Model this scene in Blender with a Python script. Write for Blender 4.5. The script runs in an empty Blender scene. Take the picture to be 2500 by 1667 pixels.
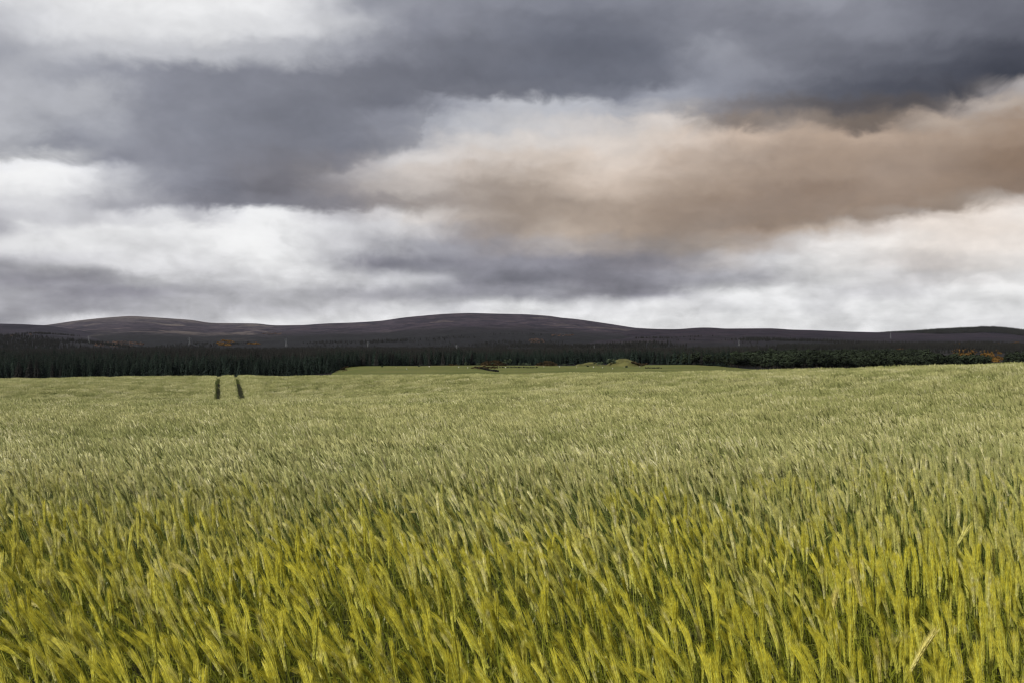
import bpy, math, random
import numpy as np
from mathutils import Vector, Matrix, Euler

R = math.radians
scene = bpy.context.scene
COL = scene.collection

# ----------------------------------------------------------------- camera
F = 1944.0          # focal length in photograph pixels (28 mm on a 36 mm wide frame)
HX, HY = 1250.0, 900.0   # vanishing column and horizon row of the photograph
ZC = 1.92           # eye height above the field
cam_d = bpy.data.cameras.new('camera')
cam_d.lens = 28.0
cam_d.sensor_width = 36.0
cam_d.shift_y = 66.5 / 2500.0
cam_d.clip_start = 0.05
cam_d.clip_end = 30000.0
cam = bpy.data.objects.new('camera', cam_d)
cam.location = (0, 0, ZC)
cam.rotation_euler = (R(90), 0, 0)
COL.objects.link(cam)
scene.camera = cam

# ----------------------------------------------------------------- colour management
scene.view_settings.view_transform = 'Standard'
scene.view_settings.look = 'None'
scene.view_settings.exposure = 0.0
scene.view_settings.gamma = 1.0
scene.view_settings.use_curve_mapping = False
scene.render.engine = 'CYCLES'
scene.cycles.max_bounces = 6
scene.cycles.diffuse_bounces = 3
scene.cycles.transmission_bounces = 3
scene.cycles.volume_bounces = 0
scene.cycles.use_denoising = True
scene.cycles.denoiser = 'OPENIMAGEDENOISE'
scene.cycles.denoising_input_passes = 'RGB_ALBEDO_NORMAL'
scene.render.filter_size = 1.2 if hasattr(scene.render, 'filter_size') else 1.5
scene.cycles.filter_width = 1.3

# ----------------------------------------------------------------- sun
SUN_EL, SUN_AZ = 48.0, -124.0     # azimuth clockwise from +Y (the view direction): behind the left shoulder
sd = bpy.data.lights.new('sun', 'SUN')
sd.energy = 5.0
sd.angle = R(4.0)
sd.color = (1.0, 0.955, 0.87)
sun = bpy.data.objects.new('sun', sd)
_a, _e = R(SUN_AZ), R(SUN_EL)
_to = Vector((math.sin(_a) * math.cos(_e), math.cos(_a) * math.cos(_e), math.sin(_e)))
sun.rotation_euler = _to.to_track_quat('Z', 'Y').to_euler()
sun.location = (0, -20, 60)
COL.objects.link(sun)

# ----------------------------------------------------------------- node helper
class NT:
    def __init__(s, tree):
        s.t = tree; s.n = tree.nodes; s.l = tree.links
    def new(s, kind, **kw):
        n = s.n.new(kind)
        for k, v in kw.items():
            setattr(n, k, v)
        return n
    def put(s, sock, v):
        if isinstance(v, bpy.types.NodeSocket): s.l.new(v, sock)
        elif v is not None:
            if isinstance(v, (tuple, list)) and sock.type == 'RGBA' and len(v) == 3: v = (*v, 1)
            sock.default_value = v
    def m(s, op, a, b=None, c=None, clamp=False):
        n = s.new('ShaderNodeMath', operation=op, use_clamp=clamp)
        s.put(n.inputs[0], a)
        if b is not None: s.put(n.inputs[1], b)
        if c is not None: s.put(n.inputs[2], c)
        return n.outputs[0]
    def vm(s, op, a, b=None, scale=None):
        n = s.new('ShaderNodeVectorMath', operation=op)
        s.put(n.inputs[0], a)
        if b is not None: s.put(n.inputs[1], b)
        if scale is not None: s.put(n.inputs['Scale'], scale)
        return n.outputs['Value'] if op in ('DOT_PRODUCT', 'LENGTH') else n.outputs[0]
    def mix(s, fac, a, b, blend='MIX'):
        n = s.new('ShaderNodeMix', data_type='RGBA', blend_type=blend)
        n.clamp_factor = True
        s.put(n.inputs['Factor'], fac); s.put(n.inputs[6], a); s.put(n.inputs[7], b)
        return n.outputs[2]
    def rng(s, v, a, b, c=0.0, d=1.0, smooth=True):
        n = s.new('ShaderNodeMapRange', interpolation_type='SMOOTHSTEP' if smooth else 'LINEAR', clamp=True)
        s.put(n.inputs[0], v)
        for i, q in enumerate((a, b, c, d)): s.put(n.inputs[i + 1], q)
        return n.outputs[0]
    def noise(s, vec, scale, detail=4, rough=0.55, dist=0.0, color=False):
        n = s.new('ShaderNodeTexNoise')
        s.put(n.inputs['Vector'], vec)
        n.inputs['Scale'].default_value = scale; n.inputs['Detail'].default_value = detail
        n.inputs['Roughness'].default_value = rough; n.inputs['Distortion'].default_value = dist
        return n.outputs['Color'] if color else n.outputs['Fac']
    def comb(s, x, y, z):
        n = s.new('ShaderNodeCombineXYZ')
        for i, q in enumerate((x, y, z)): s.put(n.inputs[i], q)
        return n.outputs[0]
    def sep(s, v):
        n = s.new('ShaderNodeSeparateXYZ'); s.put(n.inputs[0], v)
        return n.outputs

def lin(c):
    c = np.asarray(c, float) / 255.0
    return np.where(c <= 0.04045, c / 12.92, ((c + 0.055) / 1.055) ** 2.4)

# ----------------------------------------------------------------- world: broken cloud deck over a Nishita sky
SKY_PX = [-694, -420, -190, 0, 125, 250, 375, 500, 625, 750, 875, 1000, 1125, 1250, 1375, 1500, 1625, 1750,
          1875, 2000, 2125, 2250, 2375, 2500, 2690, 2920, 3194]
SKY = {  # brightness of the cloud deck, one row per elevation (given as the row it meets in view)
 -1500: [185]*21,
 -700: [190,185,180,175,178,185,190,186,180,176,172,176,184,190,188,180,175,178,185,188,184],
 -200: [225,228,230,230,222,208,190,175,168,166,164,162,162,166,168,170,172,165,156,150,150],
 0:   [215,225,232,236,236,232,214,165,155,147,142,138,138,140,145,147,154,142,127,116,118],
 60:  [195,215,224,226,228,222,212,192,150,140,128,120,121,132,134,131,137,140,128,118,105],
 120: [170,188,200,200,195,190,180,160,137,125,119,111,112,124,158,141,128,118,108,94,80],
 180: [180,168,160,150,139,137,132,128,121,115,116,114,117,126,150,148,125,105,91,79,73],
 220: [185,180,183,152,140,136,134,130,121,126,124,121,138,160,150,135,112,92,83,96,165],
 260: [185,182,178,150,142,133,130,126,124,162,190,187,180,178,140,120,103,92,108,170,175],
 300: [190,170,170,150,140,132,128,138,155,187,202,209,209,212,148,148,143,122,172,168,160],
 340: [182,156,158,150,140,132,130,132,172,207,216,222,222,220,200,185,168,170,166,162,150],
 380: [224,216,160,150,138,130,128,150,212,212,212,215,225,202,186,172,162,160,158,148,135],
 420: [238,241,210,165,138,130,131,170,205,200,190,198,214,190,176,162,158,158,150,140,131],
 460: [232,234,205,162,132,122,128,165,195,180,165,180,196,172,164,150,138,152,150,145,138],
 500: [212,218,186,168,138,142,138,145,168,165,155,165,170,158,148,142,144,150,152,164,202],
 530: [198,206,202,220,195,242,216,190,216,185,162,165,168,155,145,145,155,163,182,222,238],
 560: [188,231,235,236,238,244,230,210,210,170,155,178,170,158,156,152,178,208,230,238,239],
 600: [226,235,232,230,236,247,226,205,185,168,165,180,170,160,176,182,226,246,238,240,241],
 640: [188,204,220,228,225,240,225,165,154,154,158,150,145,155,196,213,236,228,215,232,236],
 680: [164,167,180,214,215,222,222,212,205,165,139,145,145,165,184,198,230,228,215,226,239],
 715: [185,170,158,168,190,200,200,184,178,165,165,170,155,170,230,238,226,215,222,241,246],
 750: [186,175,180,190,205,200,206,214,220,206,233,226,225,235,227,236,225,240,240,241,236],
 790: [170,214,226,226,206,231,233,236,240,240,240,238,238,238,242,242,240,240,239,236,231],
}
def sky_tint(px, py, g):
    top = np.interp(px, [900, 1300, 1700, 2100, 2300, 2500], [390, 330, 285, 285, 265, 240])
    bot = np.interp(px, [700, 900, 1250, 1750, 2000, 2300, 2500], [480, 515, 590, 620, 580, 530, 505])
    amt = np.interp(px, [500, 700, 1000, 1250, 1500, 1900, 2500, 2900, 3200], [0, .15, .50, .78, .95, 1.15, 1.2, .8, .4])
    w = amt * min(1, max(0, .5 + (py - top) / 110.0)) * min(1, max(0, .5 + (bot - py) / 80.0))
    w = max(w, .95 * math.exp(-((px - 2420) / 400) ** 2 - ((py - 570) / 85) ** 2), .2 * math.exp(-((px - 880) / 160) ** 2 - ((py - 470) / 60) ** 2))
    k = min(1.0, max(0.0, (246 - g) / 95.0))
    warm = np.array([13.0, -4.2, -19.0]) * w * min(1.0, 0.6 + k)
    up = min(1.0, max(0.0, (620 - py) / 300.0))
    cool = (np.array([-4.5, -2.5, 7.5]) * up + np.array([-1.5, -3.0, 6.0]) * (1 - up)) * (1 - min(1, w * 1.2)) * k
    g = g * (1 - .055 * min(1, w)) - 4 * k
    return np.clip(g + warm + cool, 0, 255)

world = bpy.data.worlds.new('World')
scene.world = world
world.use_nodes = True
wt = world.node_tree
for n in list(wt.nodes): wt.nodes.remove(n)
W = NT(wt)
geo = W.new('ShaderNodeTexCoord').outputs['Generated']
D = W.vm('NORMALIZE', geo)
dx, dy, dz = W.sep(D)
Dn = W.comb(dx, dy, W.m('MULTIPLY', dz, 2.3))
wn = W.noise(Dn, 6.0, 7, 0.55, 0.25, color=True)
wv = W.vm('SUBTRACT', wn, (0.5, 0.5, 0.5))
wx, wy, wz = W.sep(wv)
Df = W.comb(dx, dy, W.m('MULTIPLY', dz, 1.45))
wn2 = W.noise(W.vm('ADD', Df, (3.1, 1.7, 5.2)), 22.0, 7, 0.58, 0.4, color=True)
w2x, w2y, w2z = W.sep(W.vm('SUBTRACT', wn2, (0.5, 0.5, 0.5)))
hor = W.m('SQRT', W.m('ADD', W.m('MULTIPLY', dx, dx), W.m('MULTIPLY', dy, dy)))
az = W.m('ARCTAN2', dx, dy)
az = W.m('ADD', az, W.m('ADD', W.m('MULTIPLY', wx, 0.09), W.m('MULTIPLY', w2x, 0.062)))
# the cloud deck repeats, mirrored, every quarter turn: outside the frame it goes on as the sky in view
azm = W.m('SUBTRACT', W.m('PINGPONG', W.m('ADD', az, math.pi / 4 + 2 * math.pi), math.pi / 2), math.pi / 4)
tv = W.m('DIVIDE', dz, W.m('MAXIMUM', W.m('MULTIPLY', hor, W.m('COSINE', azm)), 0.02))
lift = W.rng(tv, 0.03, 0.30, 0.30, 1.0)
tv = W.m('ADD', tv, W.m('MULTIPLY', lift, W.m('ADD', W.m('MULTIPLY', wy, 0.045), W.m('MULTIPLY', w2y, 0.042))))
cfac = W.m('ADD', W.m('DIVIDE', azm, math.pi / 2), 0.5)
rows = sorted(SKY.keys(), reverse=True)      # from the horizon upwards
acc = None
prev_t = None
for py in rows:
    vals = [v - (.10 * max(0, 225 - v) if 590 < py < 780 else 0) for v in SKY[py]]
    mean = sum(vals) / len(vals)
    full = [mean * .6 + vals[3] * .4, mean * .5 + vals[1] * .5, mean * .2 + vals[0] * .8] + vals + \
           [mean * .2 + vals[-1] * .8, mean * .5 + vals[-2] * .5, mean * .6 + vals[-4] * .4]
    rp = W.new('ShaderNodeValToRGB')
    cr = rp.color_ramp
    cr.interpolation = 'CARDINAL' if py > -150 else 'EASE'
    while len(cr.elements) < len(SKY_PX): cr.elements.new(1.0)
    for i, (px, g) in enumerate(zip(SKY_PX, full)):
        e = cr.elements[i]
        e.position = i / 1000.0
    for i in reversed(range(len(SKY_PX))):
        a_ = math.atan((SKY_PX[i] - HX) / F)
        cr.elements[i].position = min(1.0, max(0.0, a_ / (math.pi / 2) + 0.5))
    for i, (px, g) in enumerate(zip(SKY_PX, full)):
        cr.elements[i].color = (*lin(sky_tint(px, py, g)), 1)
    W.put(rp.inputs[0], cfac)
    t = (HY - py) / F
    if acc is None: acc = rp.outputs[0]
    else: acc = W.mix(W.rng(tv, prev_t, t), acc, rp.outputs[0])
    prev_t = t
# crisp cloud bases: each is a line (px, py, rise in brightness just below it, softness in px)
EDGES = [
 [(-60,372,.24),(60,376,.26),(160,386,.26),(225,402,.20),(262,398,.08),(285,384,.12),(330,398,.06),(380,420,.0)],
 [(230,520,.0),(300,512,.10),(400,504,.12),(480,506,.14),(560,510,.24),(640,506,.26),(720,512,.20),(800,516,.12),(870,510,.10),(950,518,.14),(1050,526,.10),(1150,540,.0)],
 [(1000,236,.0),(1080,234,.10),(1150,246,.14),(1250,238,.12),(1350,250,.12),(1450,240,.12),(1530,214,.12),(1610,202,.10),(1700,208,.0)],
 [(1600,284,.0),(1650,288,.10),(1740,302,.14),(1830,320,.14),(1940,300,.14),(2000,316,.14),(2075,326,.20),(2150,302,.20),(2185,280,.16),(2300,262,.16),(2400,226,.20),(2500,204,.22),(2600,190,.1)],
 [(700,446,.0),(780,428,.10),(880,398,.14),(960,366,.14),(1000,340,.12),(1040,300,.10),(1090,250,.0)],
 [(1560,584,.0),(1680,570,.08),(1800,566,.13),(1900,562,.17),(2040,552,.20),(2150,545,.20),(2250,530,.20),(2350,514,.20),(2500,496,.19),(2620,486,.12)],
 [(860,662,.0),(930,652,.14),(1010,660,.14),(1090,672,.10),(1150,704,.10),(1250,690,.14),(1340,716,.14),(1440,732,.18),(1560,726,.20),(1650,714,.18),(1760,712,.16),(1900,706,.14),(2010,700,.0)],
 [(-60,676,.12),(100,682,.12),(220,694,.10),(330,704,.10),(450,712,.08),(560,728,.06),(700,744,.0)],
 [(-60,634,-.14),(90,642,-.16),(200,652,-.14),(300,664,-.12),(420,690,-.10),(520,712,.0)],
 [(-60,800,.0),(60,784,.16),(150,774,.20),(260,764,.16),(340,762,.10),(430,774,.10),(520,788,.08),(600,752,.14),(700,746,.14),(800,752,.10),(900,744,.10),(1040,748,.12),(1150,742,.14),(1290,730,.10),(1420,754,.10),(1560,748,.06),(1700,750,.0)],
 [(1480,640,.0),(1560,618,.06),(1680,624,.08),(1800,600,.08),(1900,596,.0)],
 [(540,590,.0),(600,560,.06),(680,572,.08),(730,610,.06),(780,650,.0)],
 [(2160,700,.0),(2260,672,-.05),(2330,704,.07),(2400,668,.09),(2470,690,.10),(2560,690,.05)],
]
prow = W.m('SUBTRACT', HY, W.m('MULTIPLY', tv, F))
esum = None
for ed in EDGES:
    rp = W.new('ShaderNodeValToRGB'); cr = rp.color_ramp; cr.interpolation = 'CARDINAL'
    while len(cr.elements) < len(ed): cr.elements.new(1.0)
    for i in range(len(ed)): cr.elements[i].position = i / 1000.0
    for i in reversed(range(len(ed))):
        cr.elements[i].position = math.atan((ed[i][0] - HX) / F) / (math.pi / 2) + 0.5
    for i, (px, py, am) in enumerate(ed):
        cr.elements[i].color = (py / 1000.0, am * .5 + .5, 0, 1)
    W.put(rp.inputs[0], cfac)
    sc_ = W.new('ShaderNodeSeparateColor'); W.put(sc_.inputs[0], rp.outputs[0])
    dd = W.m('SUBTRACT', prow, W.m('MULTIPLY', sc_.outputs[0], 1000.0))
    am = W.m('MULTIPLY', W.m('SUBTRACT', sc_.outputs[1], 0.5), 2.0)
    sh = W.m('SUBTRACT', W.rng(dd, -13.0, 13.0, -1.0, 1.0), W.rng(dd, -85.0, 85.0, -1.0, 1.0))
    q = W.m('MULTIPLY', am, sh)
    esum = q if esum is None else W.m('ADD', esum, q)
# fine wisps and billows
d1 = W.noise(W.vm('ADD', Dn, (7.7, 2.2, 0.4)), 10.0, 7, 0.55, 0.5)
d2 = W.noise(W.vm('ADD', Df, (1.2, 9.1, 3.3)), 36.0, 6, 0.56, 0.6)
amp = W.rng(tv, 0.05, 0.25, 1.0, 0.62)
gain = W.m('ADD', W.m('MULTIPLY', W.m('SUBTRACT', d1, 0.53), 0.58), W.m('MULTIPLY', W.m('SUBTRACT', d2, 0.5), 0.36))
gain = W.m('ADD', W.m('ADD', W.m('MULTIPLY', gain, amp), 1.0), W.m('MULTIPLY', esum, 0.92))
gain = W.m('MAXIMUM', gain, 0.3)
low = W.rng(tv, 0.10, 0.20, 1.0, 0.0)
Ds = W.vm('ADD', W.comb(dx, dy, W.m('MULTIPLY', dz, 6.5)), W.vm('SCALE', wv, scale=0.10))
lay = W.noise(W.vm('ADD', Ds, (2.7, 6.1, 1.9)), 7.5, 7, 0.58, 0.3)
gain = W.m('ADD', gain, W.m('MULTIPLY', W.m('MULTIPLY', W.m('SUBTRACT', lay, 0.52), 0.48), low))
vo = W.new('ShaderNodeTexVoronoi', feature='SMOOTH_F1')
W.put(vo.inputs['Vector'], W.vm('ADD', W.comb(dx, dy, W.m('MULTIPLY', dz, 1.9)), W.vm('SCALE', W.vm('SUBTRACT', wn2, (0.5, 0.5, 0.5)), scale=0.05)))
vo.inputs['Scale'].default_value = 30.0; vo.inputs['Smoothness'].default_value = 0.35
puff = W.m('SUBTRACT', 0.42, vo.outputs['Distance'])
gain = W.m('ADD', gain, W.m('MULTIPLY', W.m('MULTIPLY', puff, 0.24), low))
# rounded cumulus heads low over the hills
b1 = W.noise(W.vm('ADD', Df, (4.4, 0.3, 8.8)), 19.0, 4, 0.5, 0.3)
bil = W.m('ABSOLUTE', W.m('SUBTRACT', W.m('MULTIPLY', b1, 2.0), 1.0))
crease = W.rng(bil, 0.0, 0.45, 1.0, 0.0)
gain = W.m('MULTIPLY', gain, W.m('SUBTRACT', 1.0, W.m('MULTIPLY', W.m('MULTIPLY', crease, 0.10), W.rng(tv, 0.06, 0.2, 1.0, 0.0))))
cl0 = W.vm('SCALE', acc, scale=gain)
lum = W.vm('DOT_PRODUCT', cl0, (0.333, 0.333, 0.334))
soft = W.m('DIVIDE', 1.0, W.m('ADD', 1.0, W.m('MULTIPLY', W.m('MAXIMUM', W.m('SUBTRACT', lum, 0.88), 0.0), 0.6)))   # the brightest cloud tops level off
cloud = W.vm('SCALE', cl0, scale=W.m('MULTIPLY', soft, 10.0))
sky = W.new('ShaderNodeTexSky', sky_type='NISHITA')
sky.sun_disc = False
sky.sun_elevation = R(SUN_EL)
sky.sun_rotation = R(SUN_AZ)
cover = W.rng(W.noise(Dn, 3.0, 4), 0.25, 0.55, 0.93, 0.985)
final = W.mix(cover, sky.outputs[0], cloud)
bg = W.new('ShaderNodeBackground')
bg.inputs['Strength'].default_value = 0.1
W.put(bg.inputs['Color'], final)
wo = W.new('ShaderNodeOutputWorld')
W.l.new(bg.outputs[0], wo.inputs[0])
world.cycles.sampling_method = 'MANUAL'
world.cycles.sample_map_resolution = 512

# ================================================================= helpers
rng = np.random.default_rng(7)
rnd = random.Random(11)

def tag(o, label=None, cat=None, group=None, kind=None):
    if label: o['label'] = label
    if cat: o['category'] = cat
    if group: o['group'] = group
    if kind: o['kind'] = kind
    return o

def link(o, parent=None, coll=None):
    (coll or COL).objects.link(o)
    if parent is not None: o.parent = parent
    return o

class MB:
    """collects polygons; build() makes one mesh"""
    def __init__(s): s.v = []; s.f = []; s.mi = []
    def add(s, vs, fs, mi=0):
        o = len(s.v)
        s.v.extend([tuple(map(float, p)) for p in vs])
        s.f.extend([tuple(i + o for i in f) for f in fs])
        s.mi.extend([mi] * len(fs))
    def merge(s, other, mi=0, off=(0, 0, 0), rz=0.0, sc=1.0):
        c, q = math.cos(rz) * sc, math.sin(rz) * sc
        o = len(s.v)
        s.v.extend([(c * x - q * y + off[0], q * x + c * y + off[1], z * sc + off[2]) for x, y, z in other.v])
        s.f.extend([tuple(i + o for i in f) for f in other.f])
        s.mi.extend([mi] * len(other.f) if mi is not None else other.mi)
    def tube(s, pts, rad, n=3, mi=0, cap=False, ph=0.0):
        pts = [np.array(p, float) for p in pts]
        vs = []
        for i, p in enumerate(pts):
            d = pts[min(i + 1, len(pts) - 1)] - pts[max(i - 1, 0)]
            d = d / (np.linalg.norm(d) + 1e-9)
            a = np.cross(d, (0.13, 0.97, 0.21)); a /= np.linalg.norm(a) + 1e-9
            b = np.cross(d, a)
            for k in range(n):
                t = 2 * math.pi * k / n + ph
                vs.append(p + (a * math.cos(t) + b * math.sin(t)) * rad[i])
        fs = []
        for i in range(len(pts) - 1):
            for k in range(n):
                fs.append((i * n + k, i * n + (k + 1) % n, (i + 1) * n + (k + 1) % n, (i + 1) * n + k))
        if cap:
            fs.append(tuple(range(n))[::-1]); fs.append(tuple((len(pts) - 1) * n + k for k in range(n)))
        s.add(vs, fs, mi)
    def strip(s, pts, wid, side, mi=0):
        side = np.array(side, float); side /= np.linalg.norm(side) + 1e-9
        vs = []; fs = []
        for i, (p, w) in enumerate(zip(pts, wid)):
            p = np.array(p, float)
            vs += [p - side * w * .5, p + side * w * .5]
        for i in range(len(pts) - 1):
            fs.append((2 * i, 2 * i + 1, 2 * i + 3, 2 * i + 2))
        s.add(vs, fs, mi)
    def box(s, a, b, mi=0):
        x0, y0, z0 = a; x1, y1, z1 = b
        s.add([(x0,y0,z0),(x1,y0,z0),(x1,y1,z0),(x0,y1,z0),(x0,y0,z1),(x1,y0,z1),(x1,y1,z1),(x0,y1,z1)],
              [(3,2,1,0),(4,5,6,7),(0,1,5,4),(1,2,6,5),(2,3,7,6),(3,0,4,7)], mi)
    def mesh(s, name, mats, smooth=False):
        me = bpy.data.meshes.new(name)
        me.from_pydata(s.v, [], s.f)
        for m_ in mats: me.materials.append(m_)
        if len(mats) > 1: me.polygons.foreach_set('material_index', s.mi)
        if smooth: me.polygons.foreach_set('use_smooth', [True] * len(s.f))
        me.update()
        return me
    def obj(s, name, mats, parent=None, smooth=False):
        if not isinstance(mats, (list, tuple)): mats = [mats]
        return link(bpy.data.objects.new(name, s.mesh(name, mats, smooth)), parent)

def empty(name, loc=(0, 0, 0), rz=0.0, sc=1.0):
    o = bpy.data.objects.new(name, None)
    o.empty_display_size = 0.2
    o.location = loc; o.rotation_euler = (0, 0, rz); o.scale = (sc, sc, sc)
    return link(o)

def grid_mesh(name, X, Y, Z, mat):
    ny, nx = X.shape
    me = bpy.data.meshes.new(name)
    co = np.stack([X, Y, Z], -1).reshape(-1, 3)
    idx = np.arange(ny * nx).reshape(ny, nx)
    q = np.stack([idx[:-1, :-1], idx[:-1, 1:], idx[1:, 1:], idx[1:, :-1]], -1).reshape(-1, 4)
    me.vertices.add(len(co)); me.vertices.foreach_set('co', co.ravel())
    me.loops.add(q.size); me.loops.foreach_set('vertex_index', q.ravel().astype(np.int32))
    me.polygons.add(len(q))
    me.polygons.foreach_set('loop_start', np.arange(0, q.size, 4, dtype=np.int32))
    me.polygons.foreach_set('use_smooth', np.ones(len(q), bool))
    me.update(calc_edges=True)
    me.materials.append(mat)
    return link(bpy.data.objects.new(name, me))

def hash2(ix, iy, seed):
    h = (ix.astype(np.int64) * 374761393 + iy.astype(np.int64) * 668265263 + seed * 1442695041) & 0x7fffffff
    h = ((h ^ (h >> 13)) * 1274126177) & 0x7fffffff
    return ((h ^ (h >> 16)) & 0xffff) / 65535.0
def vnoise(x, y, seed=0):
    x = np.asarray(x, float); y = np.asarray(y, float)
    ix = np.floor(x); iy = np.floor(y); fx = x - ix; fy = y - iy
    ux = fx * fx * (3 - 2 * fx); uy = fy * fy * (3 - 2 * fy)
    a = hash2(ix, iy, seed); b = hash2(ix + 1, iy, seed); c = hash2(ix, iy + 1, seed); d = hash2(ix + 1, iy + 1, seed)
    return (a * (1 - ux) + b * ux) * (1 - uy) + (c * (1 - ux) + d * ux) * uy
def fbm(x, y, seed=0, octv=4):
    t = 0; a = .5; s = 0
    for k in range(octv):
        t = t + a * vnoise(np.asarray(x) * 2 ** k, np.asarray(y) * 2 ** k, seed + k * 17); s += a; a *= .5
    return t / s

# ----------------------------------------------------------------- materials
def material(name):
    m = bpy.data.materials.new(name); m.use_nodes = True
    t = m.node_tree
    for n in list(t.nodes): t.nodes.remove(n)
    N = NT(t)
    out = N.new('ShaderNodeOutputMaterial')
    return m, N, out

def plain(name, col, rough=0.9, var=0.35, scale=2.0, spec=0.2, coords='pos', bump=0.0):
    m, N, out = material(name)
    p = N.new('ShaderNodeNewGeometry').outputs['Position']
    n = N.noise(p, scale, 5, 0.6)
    f = N.rng(n, 0.3, 0.7, 1 - var, 1 + var)
    c = N.vm('SCALE', tuple(col), scale=f)
    b = N.new('ShaderNodeBsdfPrincipled')
    N.put(b.inputs['Base Color'], c)
    b.inputs['Roughness'].default_value = rough
    b.inputs['Specular IOR Level'].default_value = spec
    if bump:
        bp = N.new('ShaderNodeBump'); bp.inputs['Strength'].default_value = bump
        N.put(bp.inputs['Height'], n); N.l.new(bp.outputs[0], b.inputs['Normal'])
    N.l.new(b.outputs[0], out.inputs[0])
    return m

def plant_mat(name, a, b_, straw, edge, trans=0.3, rough=0.55, straw_amt=0.12):
    """leafy tissue: green a..b by plant, some plants turning to straw, the plants by the field edge riper (edge)"""
    m, N, out = material(name)
    pos = N.new('ShaderNodeNewGeometry').outputs['Position']
    rv = N.new('ShaderNodeObjectInfo').outputs['Random']
    px, py, pz = N.sep(pos)
    big = N.noise(N.vm('MULTIPLY', pos, (0.55, 1.0, 1.0)), 0.30, 4, 0.55)
    fine = N.noise(pos, 60.0, 2, 0.5)
    sel = N.m('ADD', N.m('MULTIPLY', rv, 0.35), N.m('MULTIPLY', big, 0.65))
    c = N.mix(N.rng(sel, 0.34, 0.62), tuple(a), tuple(b_))
    mid = N.noise(pos, 1.3, 3, 0.5)
    ripe = N.m('ADD', N.rng(py, 1.8, 10.5, 1.1, -0.2), N.m('MULTIPLY', N.m('SUBTRACT', mid, 0.5), 1.7))
    c = N.mix(N.m('MULTIPLY', N.rng(ripe, 0.0, 1.0), 0.9), c, tuple(edge))
    plot = N.noise(pos, 23.0, 1, 0.5)
    st = N.rng(N.m('ADD', N.m('MULTIPLY', rv, 0.5), N.m('MULTIPLY', plot, 0.5)), 0.66 - straw_amt, 0.80 - straw_amt * .5)
    c = N.mix(N.m('MULTIPLY', st, N.rng(py, 3.0, 8.0, 0.4, 0.85)), c, tuple(straw))
    c = N.vm('SCALE', c, scale=N.rng(fine, 0.3, 0.7, 0.8, 1.2))
    b = N.new('ShaderNodeBsdfPrincipled')
    N.put(b.inputs['Base Color'], c)
    b.inputs['Roughness'].default_value = rough
    b.inputs['Specular IOR Level'].default_value = 0.3
    tr = N.new('ShaderNodeBsdfTranslucent')
    N.put(tr.inputs['Color'], c)
    mx = N.new('ShaderNodeMixShader'); mx.inputs[0].default_value = trans
    N.l.new(b.outputs[0], mx.inputs[1]); N.l.new(tr.outputs[0], mx.inputs[2])
    N.l.new(mx.outputs[0], out.inputs[0])
    return m

M_STEM = plant_mat('barley_stem', (0.15, 0.19, 0.055), (0.23, 0.26, 0.08), (0.42, 0.39, 0.16), (0.24, 0.255, 0.025), 0.15, 0.45, 0.0)
M_LEAF = plant_mat('barley_leaf', (0.065, 0.105, 0.018), (0.12, 0.16, 0.034), (0.38, 0.34, 0.12), (0.18, 0.195, 0.010), 0.45, 0.4, 0.0)
M_EAR = plant_mat('barley_ear', (0.350, 0.368, 0.14), (0.545, 0.535, 0.245), (0.76, 0.73, 0.47), (0.475, 0.475, 0.068), 0.22, 0.5, 0.0)
M_AWN = plant_mat('barley_awn', (0.47, 0.475, 0.175), (0.70, 0.67, 0.31), (0.80, 0.76, 0.48), (0.66, 0.60, 0.048), 0.38, 0.4, 0.0)
PMATS = [M_STEM, M_LEAF, M_EAR, M_AWN]

M_SOIL = plain('field_soil', (0.024, 0.026, 0.011), 0.95, 0.4, 6.0, 0.1, bump=0.5)

# ================================================================= the barley field's ground
YG = np.arange(0, 420.1, 0.5)
PROF = {
 -1200: [(0,0),(20,-.15),(40,-.7),(57,-1.0),(76,-.5),(88,-.5),(104,-1.2),(140,-5),(220,-9),(420,-12)],
 0:    [(0,0),(10,0),(20,-.06),(30,-.16),(38,-.36),(46,-1.25),(57,-.98),(66,-.52),(76,-.16),(87,.02),(100,-.5),(140,-5),(220,-9),(420,-12)],
 330:  [(0,0),(10,0),(20,-.05),(30,-.15),(38,-.36),(46,-1.25),(57,-.98),(66,-.35),(76,.10),(87,.35),(100,-.2),(140,-5),(220,-9),(420,-12)],
 600:  [(0,0),(10,0),(20,-.05),(30,-.15),(38,-.34),(46,-1.2),(57,-.95),(66,-.32),(76,.15),(86,.38),(100,-.2),(140,-5),(220,-9),(420,-12)],
 850:  [(0,0),(10,0),(20,-.04),(30,-.10),(38,-.22),(46,-.6),(57,-.45),(66,.05),(80,.52),(92,.1),(140,-5),(220,-9),(420,-12)],
 1250: [(0,0),(10,0),(20,0),(30,0),(38,-.02),(46,-.12),(55,.22),(70,.68),(80,.55),(100,-1),(140,-5),(220,-9),(420,-12)],
 1600: [(0,0),(10,.01),(20,.05),(30,.14),(40,.26),(50,.62),(60,.95),(70,.85),(90,-.5),(140,-5),(220,-9),(420,-12)],
 2000: [(0,0),(10,.04),(20,.22),(30,.42),(40,.86),(48,1.18),(58,1.1),(75,0),(140,-5),(220,-9),(420,-12)],
 2500: [(0,0),(10,.1),(20,.46),(30,.98),(38,1.40),(48,1.35),(65,.3),(140,-5),(220,-9),(420,-12)],
 3400: [(0,0),(10,.2),(20,.75),(30,1.35),(38,1.7),(48,1.6),(65,.5),(140,-5),(220,-9),(420,-12)],
}
PXG = np.arange(-1200, 3401, 50)
def _smooth(a, sig):
    k = int(sig * 4); w = np.exp(-0.5 * (np.arange(-k, k + 1) / sig) ** 2); w /= w.sum()
    return np.convolve(np.pad(a, k, mode='edge'), w, 'valid')
_keys = sorted(PROF)
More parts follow.
